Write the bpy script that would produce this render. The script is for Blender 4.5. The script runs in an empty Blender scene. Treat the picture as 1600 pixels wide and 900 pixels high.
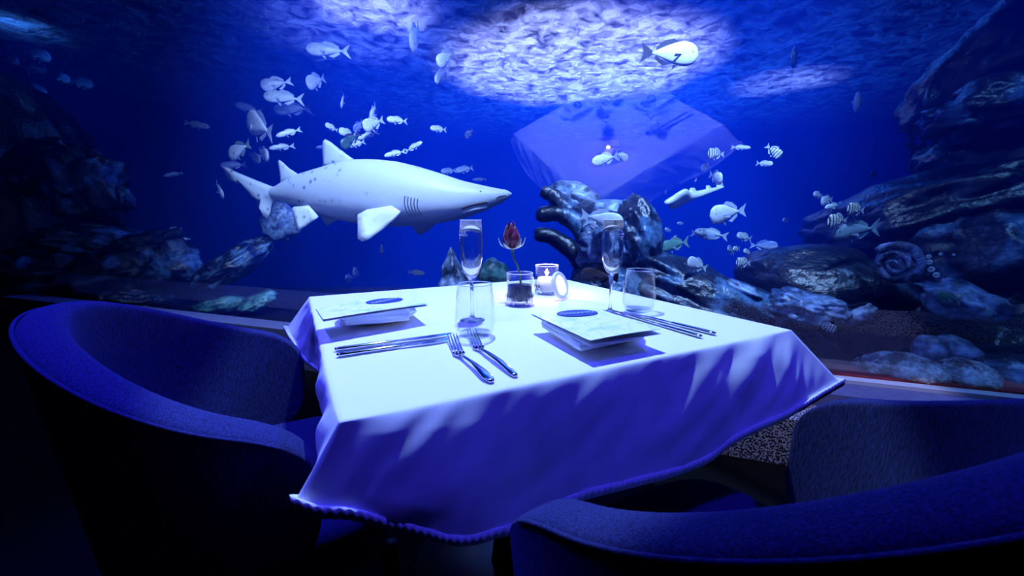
import bpy, bmesh, math, random
from mathutils import Vector, Matrix, noise

# ------------------------------------------------------------------ camera / world / lights
sc = bpy.context.scene
COL = sc.collection
F = 661.0                                   # focal length in pixels of the 1600x900 frame
PITCH = math.atan(110 / F)
CAMZ = 0.99
SP, CP = math.sin(PITCH), math.cos(PITCH)

cam_d = bpy.data.cameras.new('camera')
cam_d.sensor_width = 36.0
cam_d.lens = 36.0 * F / 1600.0
cam_d.clip_start = 0.02
cam_d.dof.use_dof = True
cam_d.dof.focus_distance = 1.15
cam_d.dof.aperture_fstop = 7.0
cam = bpy.data.objects.new('camera', cam_d)
COL.objects.link(cam)
cam.location = (0, 0, CAMZ)
cam.rotation_euler = (math.pi / 2 - PITCH, 0, 0)
sc.camera = cam

sc.view_settings.view_transform = 'Standard'
sc.view_settings.look = 'None'
sc.view_settings.exposure = 0.0
sc.view_settings.gamma = 1.0
sc.view_settings.use_curve_mapping = False

w = bpy.data.worlds.new('world')
sc.world = w
w.use_nodes = True
w.node_tree.nodes['Background'].inputs[0].default_value = (0.0, 0.002, 0.03, 1)
w.node_tree.nodes['Background'].inputs[1].default_value = 0.12


def light(name, kind, loc, aim, power, color, size=0.1, sizey=None, spot=None, blend=0.4):
    d = bpy.data.lights.new(name, kind)
    d.energy = power
    d.color = color
    if kind == 'AREA':
        d.size = size
        if sizey:
            d.shape = 'RECTANGLE'
            d.size_y = sizey
    else:
        d.shadow_soft_size = size
    if kind == 'SPOT':
        d.spot_size = math.radians(spot)
        d.spot_blend = blend
    o = bpy.data.objects.new(name, d)
    COL.objects.link(o)
    o.location = loc
    v = Vector(aim) - Vector(loc)
    o.rotation_euler = v.to_track_quat('-Z', 'Y').to_euler()
    return o


# room: downlight over the table, a weaker second downlight, violet-blue washes, a small downlight on the ledge
light('table_downlight', 'SPOT', (-0.05, 1.24, 2.55), (0.0, 1.06, 0.75), 205, (0.42, 0.70, 1.0), 0.03, spot=43, blend=0.12)
light('side_downlight', 'SPOT', (-1.25, 0.95, 2.35), (0.05, 1.0, 0.75), 6, (0.20, 0.45, 1.0), 0.03, spot=40, blend=0.7)
light('blue_wash', 'SPOT', (1.20, 0.68, 2.45), (0.35, 0.68, 0.70), 120, (0.045, 0.038, 1.0), 0.08, spot=62, blend=0.9)
light('blue_wash_chair', 'SPOT', (-0.9, 0.75, 2.4), (-0.62, 0.80, 0.6), 210, (0.055, 0.055, 1.0), 0.10, spot=60, blend=0.9)
light('ledge_downlight', 'SPOT', (1.30, 0.95, 2.3), (1.36, 1.66, 0.25), 105, (0.45, 0.48, 1.0), 0.05, spot=27, blend=0.3)
# tank lamps above the water, plus two added fills for the fish
light('tank_front_lamp_left', 'SPOT', (-0.6, 1.7, 3.5), (-1.2, 3.5, 1.2), 1900, (0.34, 0.46, 1.0), 0.15, spot=60, blend=0.8)
light('tank_front_lamp_right', 'SPOT', (1.0, 1.5, 3.6), (1.2, 3.2, 1.5), 2300, (0.27, 0.42, 1.0), 0.15, spot=60, blend=0.8)
light('tank_right_lamp', 'SPOT', (2.6, 1.55, 3.6), (2.6, 2.6, 0.9), 230, (0.13, 0.34, 1.0), 0.15, spot=70, blend=0.8)
light('upper_fish_fill', 'SPOT', (-0.3, 1.7, 3.0), (-0.7, 3.9, 2.45), 330, (0.34, 0.46, 1.0), 0.15, spot=75, blend=0.8)  # unseen fill added under the surface to brighten the upper fish
light('tank_left_lamp', 'SPOT', (-4.0, 4.1, 3.6), (-3.9, 5.2, 1.0), 40, (0.10, 0.30, 1.0), 0.2, spot=50, blend=0.9)
light('left_corner_fill', 'SPOT', (-5.6, 5.0, 3.7), (-6.2, 6.2, 2.1), 120, (0.04, 0.20, 1.0), 0.2, spot=60, blend=0.9)  # unseen fill added so the dark corner school shows
light('surface_lamp_main', 'SPOT', (1.0, 6.9, 7.2), (0.95, 6.9, 0.0), 8500, (0.40, 0.40, 1.0), 0.3, spot=53, blend=0.15)
light('surface_lamp_left', 'SPOT', (-1.7, 5.6, 6.2), (-1.8, 5.6, 0.0), 1100, (0.16, 0.24, 1.0), 0.3, spot=50, blend=0.9)
light('surface_lamp_glints', 'SPOT', (-1.5, 5.0, 6.2), (-1.5, 5.0, 0.0), 2600, (0.40, 0.42, 1.0), 0.2, spot=24, blend=0.5)
light('surface_lamp_right', 'SPOT', (4.6, 7.6, 6.0), (4.6, 7.6, 0.0), 1800, (0.25, 0.28, 1.0), 0.3, spot=30, blend=0.3)
light('water_glow_lamp', 'AREA', (1.8, 8.5, 5.5), (1.8, 8.5, 0.0), 600, (0.02, 0.12, 1.0), 6.0, 4.0)


# ------------------------------------------------------------------ helpers
def ray(x, y):
    u = (x - 800) / F
    v = -(y - 450) / F
    return Vector((u, CP + v * SP, v * CP - SP))


def at(x, y, depth):
    """point seen at pixel x,y at the given distance along the view axis"""
    return Vector((0, 0, CAMZ)) + ray(x, y) * depth


def on_plane(x, y, z):
    r = ray(x, y)
    k = (z - CAMZ) / r.z
    return Vector((0, 0, CAMZ)) + r * k


def px2m(px, depth):
    return px * depth / F


MATS = {}


def nodes_of(name):
    m = bpy.data.materials.new(name)
    m.use_nodes = True
    nt = m.node_tree
    for n in list(nt.nodes):
        nt.nodes.remove(n)
    out = nt.nodes.new('ShaderNodeOutputMaterial')
    MATS[name] = m
    return m, nt, out


def N(nt, t, **kw):
    n = nt.nodes.new(t)
    for k, v in kw.items():
        if k in ('operation', 'blend_type', 'data_type', 'noise_dimensions', 'wave_type', 'bands_direction', 'feature', 'distribution', 'normalize'):
            setattr(n, k, v)
        else:
            n.inputs[k].default_value = v
    return n


def ramp(nt, stops):
    r = nt.nodes.new('ShaderNodeValToRGB')
    el = r.color_ramp.elements
    while len(el) < len(stops):
        el.new(0.5)
    for e, (p, c) in zip(el, stops):
        e.position = p
        e.color = (*c, 1) if len(c) == 3 else c
    return r


def plain(name, col, rough=0.5, metal=0.0, spec=0.5, noise_scale=None, noise_amt=0.15, bump=0.0, sheen=0.0):
    m, nt, out = nodes_of(name)
    b = N(nt, 'ShaderNodeBsdfPrincipled', **{'Base Color': (*col, 1), 'Roughness': rough, 'Metallic': metal, 'Specular IOR Level': spec})
    if sheen:
        b.inputs['Sheen Weight'].default_value = sheen
        b.inputs['Sheen Roughness'].default_value = 0.4
    nt.links.new(b.outputs[0], out.inputs[0])
    if noise_scale:
        tc = nt.nodes.new('ShaderNodeTexCoord')
        nz = N(nt, 'ShaderNodeTexNoise', Scale=noise_scale, Detail=4.0)
        nt.links.new(tc.outputs['Object'], nz.inputs['Vector'])
        lo = tuple(c * (1 - noise_amt) for c in col)
        hi = tuple(min(1, c * (1 + noise_amt)) for c in col)
        r = ramp(nt, [(0.3, lo), (0.7, hi)])
        nt.links.new(nz.outputs[0], r.inputs[0])
        nt.links.new(r.outputs[0], b.inputs['Base Color'])
        if bump:
            bp = N(nt, 'ShaderNodeBump', Strength=bump, Distance=0.01)
            nt.links.new(nz.outputs[0], bp.inputs['Height'])
            nt.links.new(bp.outputs[0], b.inputs['Normal'])
    return m


def fabric(name, col, scale=420.0, amt=0.45, sheen=0.12):
    m, nt, out = nodes_of(name)
    b = N(nt, 'ShaderNodeBsdfPrincipled', Roughness=0.9, **{'Specular IOR Level': 0.15, 'Sheen Weight': sheen, 'Sheen Roughness': 0.45})
    b.inputs['Sheen Tint'].default_value = (0.3, 0.35, 1.0, 1)
    tc = nt.nodes.new('ShaderNodeTexCoord')
    mp = nt.nodes.new('ShaderNodeMapping')
    mp.inputs['Scale'].default_value = (1, 1, 0.18)
    nz = N(nt, 'ShaderNodeTexNoise', Scale=scale, Detail=2.0)
    nt.links.new(tc.outputs['Object'], mp.inputs[0])
    nt.links.new(mp.outputs[0], nz.inputs['Vector'])
    r = ramp(nt, [(0.35, tuple(c * (1 - amt) for c in col)), (0.7, tuple(c * (1 + amt) for c in col))])
    nt.links.new(nz.outputs[0], r.inputs[0])
    nt.links.new(r.outputs[0], b.inputs['Base Color'])
    bp = N(nt, 'ShaderNodeBump', Strength=0.5, Distance=0.002)
    nt.links.new(nz.outputs[0], bp.inputs['Height'])
    nt.links.new(bp.outputs[0], b.inputs['Normal'])
    nt.links.new(b.outputs[0], out.inputs[0])
    return m


def rock_mat(name, dark, pale, cover=0.62, rough=0.35, scale=3.0):
    m, nt, out = nodes_of(name)
    b = N(nt, 'ShaderNodeBsdfPrincipled', Roughness=rough, **{'Specular IOR Level': 0.6})
    tc = nt.nodes.new('ShaderNodeTexCoord')
    n1 = N(nt, 'ShaderNodeTexNoise', Scale=scale, Detail=8.0, Roughness=0.65)
    n2 = N(nt, 'ShaderNodeTexNoise', Scale=scale * 9, Detail=4.0)
    for n in (n1, n2):
        nt.links.new(tc.outputs['Object'], n.inputs['Vector'])
    r = ramp(nt, [(0.0, tuple(c * 0.5 for c in dark)), (cover - 0.08, dark), (cover, tuple(0.5 * (a + c) for a, c in zip(dark, pale))), (cover + 0.1, pale)])
    nt.links.new(n1.outputs[0], r.inputs[0])
    r2 = ramp(nt, [(0.3, (0.35, 0.35, 0.35)), (0.65, (1, 1, 1))])
    nt.links.new(n2.outputs[0], r2.inputs[0])
    mx = N(nt, 'ShaderNodeMix', data_type='RGBA', blend_type='MULTIPLY')
    mx.inputs[0].default_value = 1.0
    nt.links.new(r.outputs[0], mx.inputs[6])
    nt.links.new(r2.outputs[0], mx.inputs[7])
    nt.links.new(mx.outputs[2], b.inputs['Base Color'])
    bp = N(nt, 'ShaderNodeBump', Strength=0.5, Distance=0.02)
    nt.links.new(n2.outputs[0], bp.inputs['Height'])
    nt.links.new(bp.outputs[0], b.inputs['Normal'])
    nt.links.new(b.outputs[0], out.inputs[0])
    return m


def thin_glass(name, edge=0.75, tint=(0.97, 0.985, 1.0)):
    m, nt, out = nodes_of(name)
    t = N(nt, 'ShaderNodeBsdfTransparent', Color=(*tint, 1))
    g = N(nt, 'ShaderNodeBsdfGlossy', Roughness=0.0, Color=(1, 1, 1, 1))
    lw = N(nt, 'ShaderNodeLayerWeight', Blend=0.5)
    pw = N(nt, 'ShaderNodeMath', operation='POWER')
    pw.inputs[1].default_value = 4.0
    nt.links.new(lw.outputs['Facing'], pw.inputs[0])
    mr = N(nt, 'ShaderNodeMapRange')
    mr.inputs['To Min'].default_value = 0.035
    mr.inputs['To Max'].default_value = edge
    nt.links.new(pw.outputs[0], mr.inputs['Value'])
    mx = nt.nodes.new('ShaderNodeMixShader')
    nt.links.new(mr.outputs[0], mx.inputs[0])
    nt.links.new(t.outputs[0], mx.inputs[1])
    nt.links.new(g.outputs[0], mx.inputs[2])
    nt.links.new(mx.outputs[0], out.inputs[0])
    return m


def solid_glass(name, ior=1.46, col=(1, 1, 1)):
    m, nt, out = nodes_of(name)
    g = N(nt, 'ShaderNodeBsdfGlass', Roughness=0.0, IOR=ior, Color=(*col, 1))
    t = N(nt, 'ShaderNodeBsdfTransparent', Color=(1, 1, 1, 1))
    mx = nt.nodes.new('ShaderNodeMixShader')
    mx.inputs[0].default_value = 0.9
    nt.links.new(t.outputs[0], mx.inputs[1])
    nt.links.new(g.outputs[0], mx.inputs[2])
    nt.links.new(mx.outputs[0], out.inputs[0])
    return m


def tag(o, label=None, cat=None, group=None, kind=None):
    if label:
        o['label'] = label
    if cat:
        o['category'] = cat
    if group:
        o['group'] = group
    if kind:
        o['kind'] = kind
    return o


def mesh_obj(name, verts, faces, mats=None, parent=None, smooth=True, mat_idx=None):
    me = bpy.data.meshes.new(name)
    me.from_pydata([tuple(v) for v in verts], [], faces)
    for m in (mats if isinstance(mats, (list, tuple)) else [mats]):
        if m:
            me.materials.append(m)
    if mat_idx:
        me.polygons.foreach_set('material_index', mat_idx)
    if smooth:
        me.polygons.foreach_set('use_smooth', [True] * len(me.polygons))
    me.update()
    o = bpy.data.objects.new(name, me)
    COL.objects.link(o)
    if parent:
        o.parent = parent
    return o


def empty(name, loc=(0, 0, 0), rz=0.0):
    o = bpy.data.objects.new(name, None)
    COL.objects.link(o)
    o.location = loc
    o.rotation_euler = (0, 0, rz)
    return o


def fix_normals(o):
    bm = bmesh.new()
    bm.from_mesh(o.data)
    bmesh.ops.remove_doubles(bm, verts=bm.verts, dist=1e-6)
    bmesh.ops.recalc_face_normals(bm, faces=bm.faces)
    bm.to_mesh(o.data)
    bm.free()
    return o


def lathe(name, prof, mat, parent=None, seg=40, loc=None, smooth=True):
    """prof: closed or open list of (r,z)"""
    vs, fs = [], []
    n = len(prof)
    for i in range(seg):
        a = 2 * math.pi * i / seg
        for r, z in prof:
            vs.append((r * math.cos(a), r * math.sin(a), z))
    for i in range(seg):
        j = (i + 1) % seg
        for k in range(n - 1):
            fs.append((i * n + k, j * n + k, j * n + k + 1, i * n + k + 1))
    o = mesh_obj(name, vs, fs, mat, parent, smooth)
    fix_normals(o)
    if loc:
        o.location = loc
    return o


def tube(name, pts, radii, mat, parent=None, seg=10, closed=False):
    pts = [Vector(p) for p in pts]
    if not hasattr(radii, '__len__'):
        radii = [radii] * len(pts)
    vs, fs = [], []
    up = Vector((0, 0, 1))
    n = len(pts)
    prev = None
    for i, p in enumerate(pts):
        if closed:
            t = pts[(i + 1) % n] - pts[i - 1]
        else:
            t = pts[min(i + 1, n - 1)] - pts[max(i - 1, 0)]
        t.normalize()
        if prev is None:
            a = t.cross(up)
            if a.length < 1e-4:
                a = t.cross(Vector((1, 0, 0)))
        else:
            a = prev - t * prev.dot(t)
        a.normalize()
        prev = a
        b = t.cross(a)
        for k in range(seg):
            th = 2 * math.pi * k / seg
            vs.append(p + (a * math.cos(th) + b * math.sin(th)) * radii[i])
    rng = n if closed else n - 1
    for i in range(rng):
        j = (i + 1) % n
        for k in range(seg):
            l = (k + 1) % seg
            fs.append((i * seg + k, i * seg + l, j * seg + l, j * seg + k))
    if not closed:
        fs.append(tuple(range(seg - 1, -1, -1)))
        fs.append(tuple((n - 1) * seg + k for k in range(seg)))
    return mesh_obj(name, vs, fs, mat, parent)


def catmull(pts, n=8):
    pts = [Vector(p) for p in pts]
    out = []
    for i in range(len(pts) - 1):
        p0, p1, p2, p3 = pts[max(i - 1, 0)], pts[i], pts[i + 1], pts[min(i + 2, len(pts) - 1)]
        for k in range(n):
            t = k / n
            out.append(0.5 * ((2 * p1) + (p2 - p0) * t + (2 * p0 - 5 * p1 + 4 * p2 - p3) * t * t + (3 * p1 - p0 - 3 * p2 + p3) * t ** 3))
    out.append(pts[-1])
    return out


def prism(name, poly, z0, z1, mat, parent=None, smooth=False):
    n = len(poly)
    vs = [(p[0], p[1], z0) for p in poly] + [(p[0], p[1], z1) for p in poly]
    fs = [tuple(range(n - 1, -1, -1)), tuple(range(n, 2 * n))]
    for i in range(n):
        j = (i + 1) % n
        fs.append((i, j, n + j, n + i))
    return fix_normals(mesh_obj(name, vs, fs, mat, parent, smooth))


def bevel(o, wdt, seg=2):
    m = o.modifiers.new('bevel', 'BEVEL')
    m.width = wdt
    m.segments = seg
    m.limit_method = 'ANGLE'
    return o


def text_mesh(name, body, size, mat, parent=None, extrude=0.0002):
    c = bpy.data.curves.new(name, 'FONT')
    c.body = body
    c.size = size
    c.extrude = extrude
    c.align_x = 'CENTER'
    c.align_y = 'CENTER'
    t = bpy.data.objects.new(name + '_curve', c)
    COL.objects.link(t)
    dg = bpy.context.evaluated_depsgraph_get()
    me = bpy.data.meshes.new_from_object(t.evaluated_get(dg))
    bpy.data.objects.remove(t)
    bpy.data.curves.remove(c)
    me.materials.clear()
    me.materials.append(mat)
    o = bpy.data.objects.new(name, me)
    COL.objects.link(o)
    if parent:
        o.parent = parent
    return o


# ------------------------------------------------------------------ materials
M_floor = plain('dark carpet', (0.004, 0.004, 0.006), 0.95, spec=0.1, noise_scale=180, noise_amt=0.5)
M_cloth = plain('white tablecloth', (0.80, 0.80, 0.82), 0.85, spec=0.2, noise_scale=900, noise_amt=0.03)
M_wood = plain('dark table wood', (0.04, 0.025, 0.02), 0.4, noise_scale=20)
M_chair = fabric('blue woven upholstery', (0.022, 0.025, 0.12))
M_leg = plain('black chair leg', (0.01, 0.01, 0.012), 0.4, noise_scale=30)
M_china = plain('white china', (0.82, 0.84, 0.86), 0.12, noise_scale=10, noise_amt=0.01)
M_napkin = plain('white linen napkin', (0.72, 0.74, 0.82), 0.85, spec=0.2, noise_scale=300, noise_amt=0.05, bump=0.1)
M_steel = plain('polished steel', (0.62, 0.64, 0.70), 0.10, 1.0, noise_scale=40, noise_amt=0.03)
M_badge = plain('navy print', (0.01, 0.03, 0.22), 0.5, noise_scale=60, noise_amt=0.1)
M_print = plain('pale print', (0.55, 0.72, 0.95), 0.5, noise_scale=60, noise_amt=0.05)
M_etch = plain('white enamel print', (0.9, 0.9, 0.95), 0.6, noise_scale=60, noise_amt=0.03)
M_glass = thin_glass('tumbler glass')
M_flute = solid_glass('flute glass')
M_crystal = solid_glass('cut crystal')
M_ledge = plain('pale ledge stone', (0.16, 0.17, 0.34), 0.6, noise_scale=30, noise_amt=0.15)
M_frame = plain('white frame strip', (0.85, 0.86, 0.90), 0.4, noise_scale=20, noise_amt=0.03)
M_red = plain('red algae sealant', (0.28, 0.02, 0.03), 0.6, noise_scale=14, noise_amt=0.6)
M_tankwall = plain('tank back wall', (0.02, 0.05, 0.16), 0.9, noise_scale=0.7, noise_amt=0.3)
M_sand = plain('tank bed sand', (0.10, 0.14, 0.25), 0.95, noise_scale=1.5, noise_amt=0.4, bump=0.3)
M_petal = plain('dark red petal', (0.15, 0.002, 0.04), 0.45, noise_scale=30, noise_amt=0.35, sheen=0.3)
M_sepal = plain('pale sepal', (0.42, 0.46, 0.36), 0.6, noise_scale=60, noise_amt=0.2)
M_stem = plain('green stem', (0.05, 0.13, 0.08), 0.5, noise_scale=60, noise_amt=0.3)
M_wax = plain('white candle wax', (0.9, 0.86, 0.84), 0.5, noise_scale=20, noise_amt=0.03)
M_ring = plain('frosted white glass', (0.85, 0.86, 0.9), 0.3, noise_scale=20, noise_amt=0.03)


def m_sparkle():
    m, nt, out = nodes_of('speckled carpet')
    b = N(nt, 'ShaderNodeBsdfPrincipled', Roughness=0.9)
    tc = nt.nodes.new('ShaderNodeTexCoord')
    nz = N(nt, 'ShaderNodeTexNoise', Scale=140.0, Detail=1.0)
    nt.links.new(tc.outputs['Object'], nz.inputs['Vector'])
    r = ramp(nt, [(0.46, (0.02, 0.02, 0.04)), (0.58, (0.85, 0.82, 0.95))])
    nt.links.new(nz.outputs[0], r.inputs[0])
    nt.links.new(r.outputs[0], b.inputs['Base Color'])
    nt.links.new(b.outputs[0], out.inputs[0])
    return m


M_sparkle = m_sparkle()


def m_menu():
    m, nt, out = nodes_of('printed menu cover')
    b = N(nt, 'ShaderNodeBsdfPrincipled', Roughness=0.45)
    tc = nt.nodes.new('ShaderNodeTexCoord')
    nz = N(nt, 'ShaderNodeTexNoise', Scale=16.0, Detail=3.0, Distortion=1.2)
    wv = N(nt, 'ShaderNodeTexWave', Scale=9.0, Distortion=14.0, Detail=2.0)
    for n in (nz, wv):
        nt.links.new(tc.outputs['Object'], n.inputs['Vector'])
    r = ramp(nt, [(0.50, (0.86, 0.88, 0.88)), (0.66, (0.55, 0.72, 0.80))])
    nt.links.new(nz.outputs[0], r.inputs[0])
    r2 = ramp(nt, [(0.02, (0.80, 0.88, 0.92)), (0.12, (1, 1, 1))])
    nt.links.new(wv.outputs[0], r2.inputs[0])
    mx = N(nt, 'ShaderNodeMix', data_type='RGBA', blend_type='MULTIPLY')
    mx.inputs[0].default_value = 0.8
    nt.links.new(r.outputs[0], mx.inputs[6])
    nt.links.new(r2.outputs[0], mx.inputs[7])
    nt.links.new(mx.outputs[2], b.inputs['Base Color'])
    nt.links.new(b.outputs[0], out.inputs[0])
    return m


M_menu = m_menu()
M_rock = rock_mat('dark wet rock', (0.008, 0.014, 0.030), (0.15, 0.32, 0.60), 0.58)
M_rockdark = rock_mat('black wet rock', (0.003, 0.006, 0.014), (0.09, 0.17, 0.30), 0.66)
M_rockpale = rock_mat('pale encrusted rock', (0.03, 0.06, 0.13), (0.40, 0.52, 0.80), 0.52)
M_rockred = rock_mat('encrusted pebble rock', (0.10, 0.035, 0.045), (0.75, 0.80, 0.85), 0.52, 0.25, 7.0)
M_rockgreen = rock_mat('green algae rock', (0.03, 0.12, 0.13), (0.20, 0.50, 0.45), 0.55)


# ------------------------------------------------------------------ room and tank shell
YAW, TILT, GD = math.radians(20), math.radians(23.5), 1.80
GN = Vector((math.sin(YAW) * math.cos(TILT), math.cos(YAW) * math.cos(TILT), math.sin(TILT)))   # points into the tank
NH = Vector((math.sin(YAW), math.cos(YAW), 0))
DL = Vector((math.cos(YAW), -math.sin(YAW), 0))


def glass_pt(s, z, off=0.0):
    """point on the leaning pane: s metres along it, world height z, off metres into the tank"""
    zr = z - CAMZ
    dh = (GD - GN.z * zr) / math.cos(TILT)
    p = NH * dh + DL * s
    return Vector((p.x, p.y, z)) + NH * off


LEDGE = 0.27
prism('floor', [(-9, -3), (6, -3), (6, 6), (-9, 6)], -0.05, 0.0, M_floor)
tag(bpy.data.objects['floor'], kind='structure')


def strip(name, o0, o1, z0, z1, mat, s0=-7.5, s1=4.0, parent=None):
    b = glass_pt(0, LEDGE)
    pts = []
    for s, o in ((s0, o0), (s1, o0), (s1, o1), (s0, o1)):
        p = Vector((b.x, b.y, 0)) + DL * s + NH * o
        pts.append((p.x, p.y))
    return prism(name, pts, z0, z1, mat, parent)


tag(strip('trim_1', -0.24, -0.075, 0.0, LEDGE - 0.012, M_ledge), kind='structure')
tag(strip('trim_2', -0.075, -0.02, 0.0, LEDGE + 0.004, M_frame, s0=0.3), kind='structure')
tag(strip('trim_3', -0.02, 0.13, -0.05, LEDGE + 0.012, M_red, s0=0.3), kind='structure')
tag(strip('trim_4', -0.42, -0.24, 0.0, 0.20, M_sparkle, s0=-0.6), kind='structure')

# leaning acrylic pane
m, nt, out = nodes_of('aquarium acrylic')
t_ = N(nt, 'ShaderNodeBsdfTransparent', Color=(0.97, 0.98, 1.0, 1))
g_ = N(nt, 'ShaderNodeBsdfGlossy', Roughness=0.0, Color=(1, 1, 1, 1))
f_ = N(nt, 'ShaderNodeFresnel', IOR=1.95)
x_ = nt.nodes.new('ShaderNodeMixShader')
nt.links.new(f_.outputs[0], x_.inputs[0])
nt.links.new(t_.outputs[0], x_.inputs[1])
nt.links.new(g_.outputs[0], x_.inputs[2])
nt.links.new(x_.outputs[0], out.inputs[0])
M_pane = m
m, nt, out = nodes_of('acrylic water side')
t_ = N(nt, 'ShaderNodeBsdfTransparent', Color=(1, 1, 1, 1))
nt.links.new(t_.outputs[0], out.inputs[0])
M_pane2 = m
TH = 0.08
ZT = 3.75
vs = [glass_pt(-7.5, LEDGE), glass_pt(4.0, LEDGE), glass_pt(4.0, ZT), glass_pt(-7.5, ZT)]
vs += [v + NH * TH for v in vs]
fs = [(0, 1, 2, 3), (7, 6, 5, 4), (0, 4, 5, 1), (1, 5, 6, 2), (2, 6, 7, 3), (3, 7, 4, 0)]
pane = mesh_obj('window_1', vs, fs, [M_pane, M_pane2], None, False, [0, 1, 1, 1, 1, 1])
tag(pane, kind='structure')

# water body
WS = 3.20           # water surface height
ZB = -1.30          # tank bed
BACK = 13.0
m, nt, out = nodes_of('aquarium water')
v_ = N(nt, 'ShaderNodeVolumeScatter', Color=(0.003, 0.07, 1.0, 1), Density=0.13, Anisotropy=0.0)
va_ = N(nt, 'ShaderNodeVolumeAbsorption', Color=(0.25, 0.60, 1.0, 1), Density=0.16)
vs_ = nt.nodes.new('ShaderNodeAddShader')
nt.links.new(v_.outputs[0], vs_.inputs[0])
nt.links.new(va_.outputs[0], vs_.inputs[1])
nt.links.new(vs_.outputs[0], out.inputs['Volume'])
M_water = m
fr = 0.10
b0 = glass_pt(0, ZB, fr)
pts = []
for z in (ZB, WS):
    for s, back in ((-9.5, 0), (5.5, 0), (5.5, 1), (-9.5, 1)):
        if back:
            p = NH * BACK + DL * s
            pts.append(Vector((p.x, p.y, z)))
        else:
            pts.append(glass_pt(s, z, fr))
water = mesh_obj('aquarium_water', pts, [(3, 2, 1, 0), (4, 5, 6, 7), (0, 1, 5, 4), (1, 2, 6, 5), (2, 3, 7, 6), (3, 0, 4, 7)], M_water, None, False)
fix_normals(water)
tag(water, 'hazy deep blue water filling the tank behind the pane', 'water', kind='stuff')


def slab(name, s0, s1, n0, n1, z0, z1, mat):
    pl = []
    for s, n in ((s0, n0), (s1, n0), (s1, n1), (s0, n1)):
        p = NH * n + DL * s
        pl.append((p.x, p.y))
    return tag(prism(name, pl, z0, z1, mat), kind='structure')


slab('wall_back', -9.6, 5.6, BACK + 0.02, BACK + 0.2, ZB - 0.2, 6.0, M_tankwall)
slab('wall_left', -9.8, -9.55, 2.0, BACK, ZB - 0.2, 6.0, M_tankwall)
slab('wall_right', 5.55, 5.8, 1.0, BACK, ZB - 0.2, 6.0, M_tankwall)

# tank bed: gently uneven sand
vs, fs = [], []
NX, NY = 60, 50
for j in range(NY + 1):
    for i in range(NX + 1):
        s = -9.5 + 15.0 * i / NX
        n = 2.4 + (BACK - 2.4) * j / NY
        p = NH * n + DL * s
        z = ZB + 0.25 * noise.noise((p.x * 0.5, p.y * 0.5, 0)) + 0.06 * noise.noise((p.x * 2, p.y * 2, 3)) + 0.25
        vs.append((p.x, p.y, z))
for j in range(NY):
    for i in range(NX):
        a = j * (NX + 1) + i
        fs.append((a, a + 1, a + NX + 2, a + NX + 1))
tag(mesh_obj('tank_bed', vs, fs, M_sand), kind='structure')

# rippled water surface seen from below
m, nt, out = nodes_of('rippled water surface')
tc = nt.nodes.new('ShaderNodeTexCoord')
mp = nt.nodes.new('ShaderNodeMapping')
mp.inputs['Scale'].default_value = (1.0, 1.0, 1.0)
nt.links.new(tc.outputs['Object'], mp.inputs[0])
n1 = N(nt, 'ShaderNodeTexNoise', Scale=5.5, Detail=5.0, Roughness=0.58, Distortion=0.6)
nt.links.new(mp.outputs[0], n1.inputs['Vector'])
r1 = ramp(nt, [(0.36, (0, 0, 0)), (0.62, (1, 1, 1))])
nt.links.new(n1.outputs[0], r1.inputs[0])
bp = N(nt, 'ShaderNodeBump', Strength=1.0, Distance=0.25)
nt.links.new(n1.outputs[0], bp.inputs['Height'])
tl = N(nt, 'ShaderNodeBsdfTranslucent', Color=(0.85, 0.87, 1.0, 1))
nt.links.new(bp.outputs[0], tl.inputs['Normal'])
tr = N(nt, 'ShaderNodeBsdfTransparent', Color=(1, 1, 1, 1))
gl = N(nt, 'ShaderNodeBsdfGlossy', Roughness=0.05, Color=(0.8, 0.85, 1, 1))
nt.links.new(bp.outputs[0], gl.inputs['Normal'])
mxa = nt.nodes.new('ShaderNodeMixShader')
mxa.inputs[0].default_value = 0.15
nt.links.new(tl.outputs[0], mxa.inputs[1])
nt.links.new(gl.outputs[0], mxa.inputs[2])
mxb = nt.nodes.new('ShaderNodeMixShader')
mr = N(nt, 'ShaderNodeMapRange')
mr.inputs['To Min'].default_value = 0.04
mr.inputs['To Max'].default_value = 0.42
nt.links.new(r1.outputs[0], mr.inputs['Value'])
nt.links.new(mr.outputs[0], mxb.inputs[0])
nt.links.new(tr.outputs[0], mxb.inputs[1])
nt.links.new(mxa.outputs[0], mxb.inputs[2])
nt.links.new(mxb.outputs[0], out.inputs[0])
M_surf = m
vs, fs = [], []
NX, NY = 170, 150
for j in range(NY + 1):
    for i in range(NX + 1):
        s = -9.5 + 15.0 * i / NX
        n = 1.05 + (BACK - 1.05) * j / NY
        p = NH * n + DL * s
        z = WS + 0.02 + 0.06 * noise.noise((p.x * 1.3, p.y * 1.3, 1)) + 0.035 * noise.noise((p.x * 3.1, p.y * 3.1, 5))
        vs.append((p.x, p.y, z))
for j in range(NY):
    for i in range(NX):
        a = j * (NX + 1) + i
        fs.append((a, a + 1, a + NX + 2, a + NX + 1))
surf = mesh_obj('water_surface', vs, fs, M_surf)
tag(surf, 'rippled water surface glittering at the top of the tank', 'water surface', kind='stuff')

# ------------------------------------------------------------------ table and cloth
TZ = 0.753
CA = on_plane(530, 660, TZ)
CB = on_plane(1240, 515, TZ)
CD = on_plane(480, 466, TZ)
ab = (CB - CA).normalized()
ad0 = (CD - CA).normalized()
AD = Vector((-ab.y, ab.x, 0))
SIDE = 0.90
CB = CA + ab * SIDE
CD = CA + AD * SIDE
CC = CB + AD * SIDE
CEN = (CA + CC) / 2
nAB = -AD
nAD = -ab
nBC = ab
nCD = AD
RZ = math.atan2(ab.y, ab.x)

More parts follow.
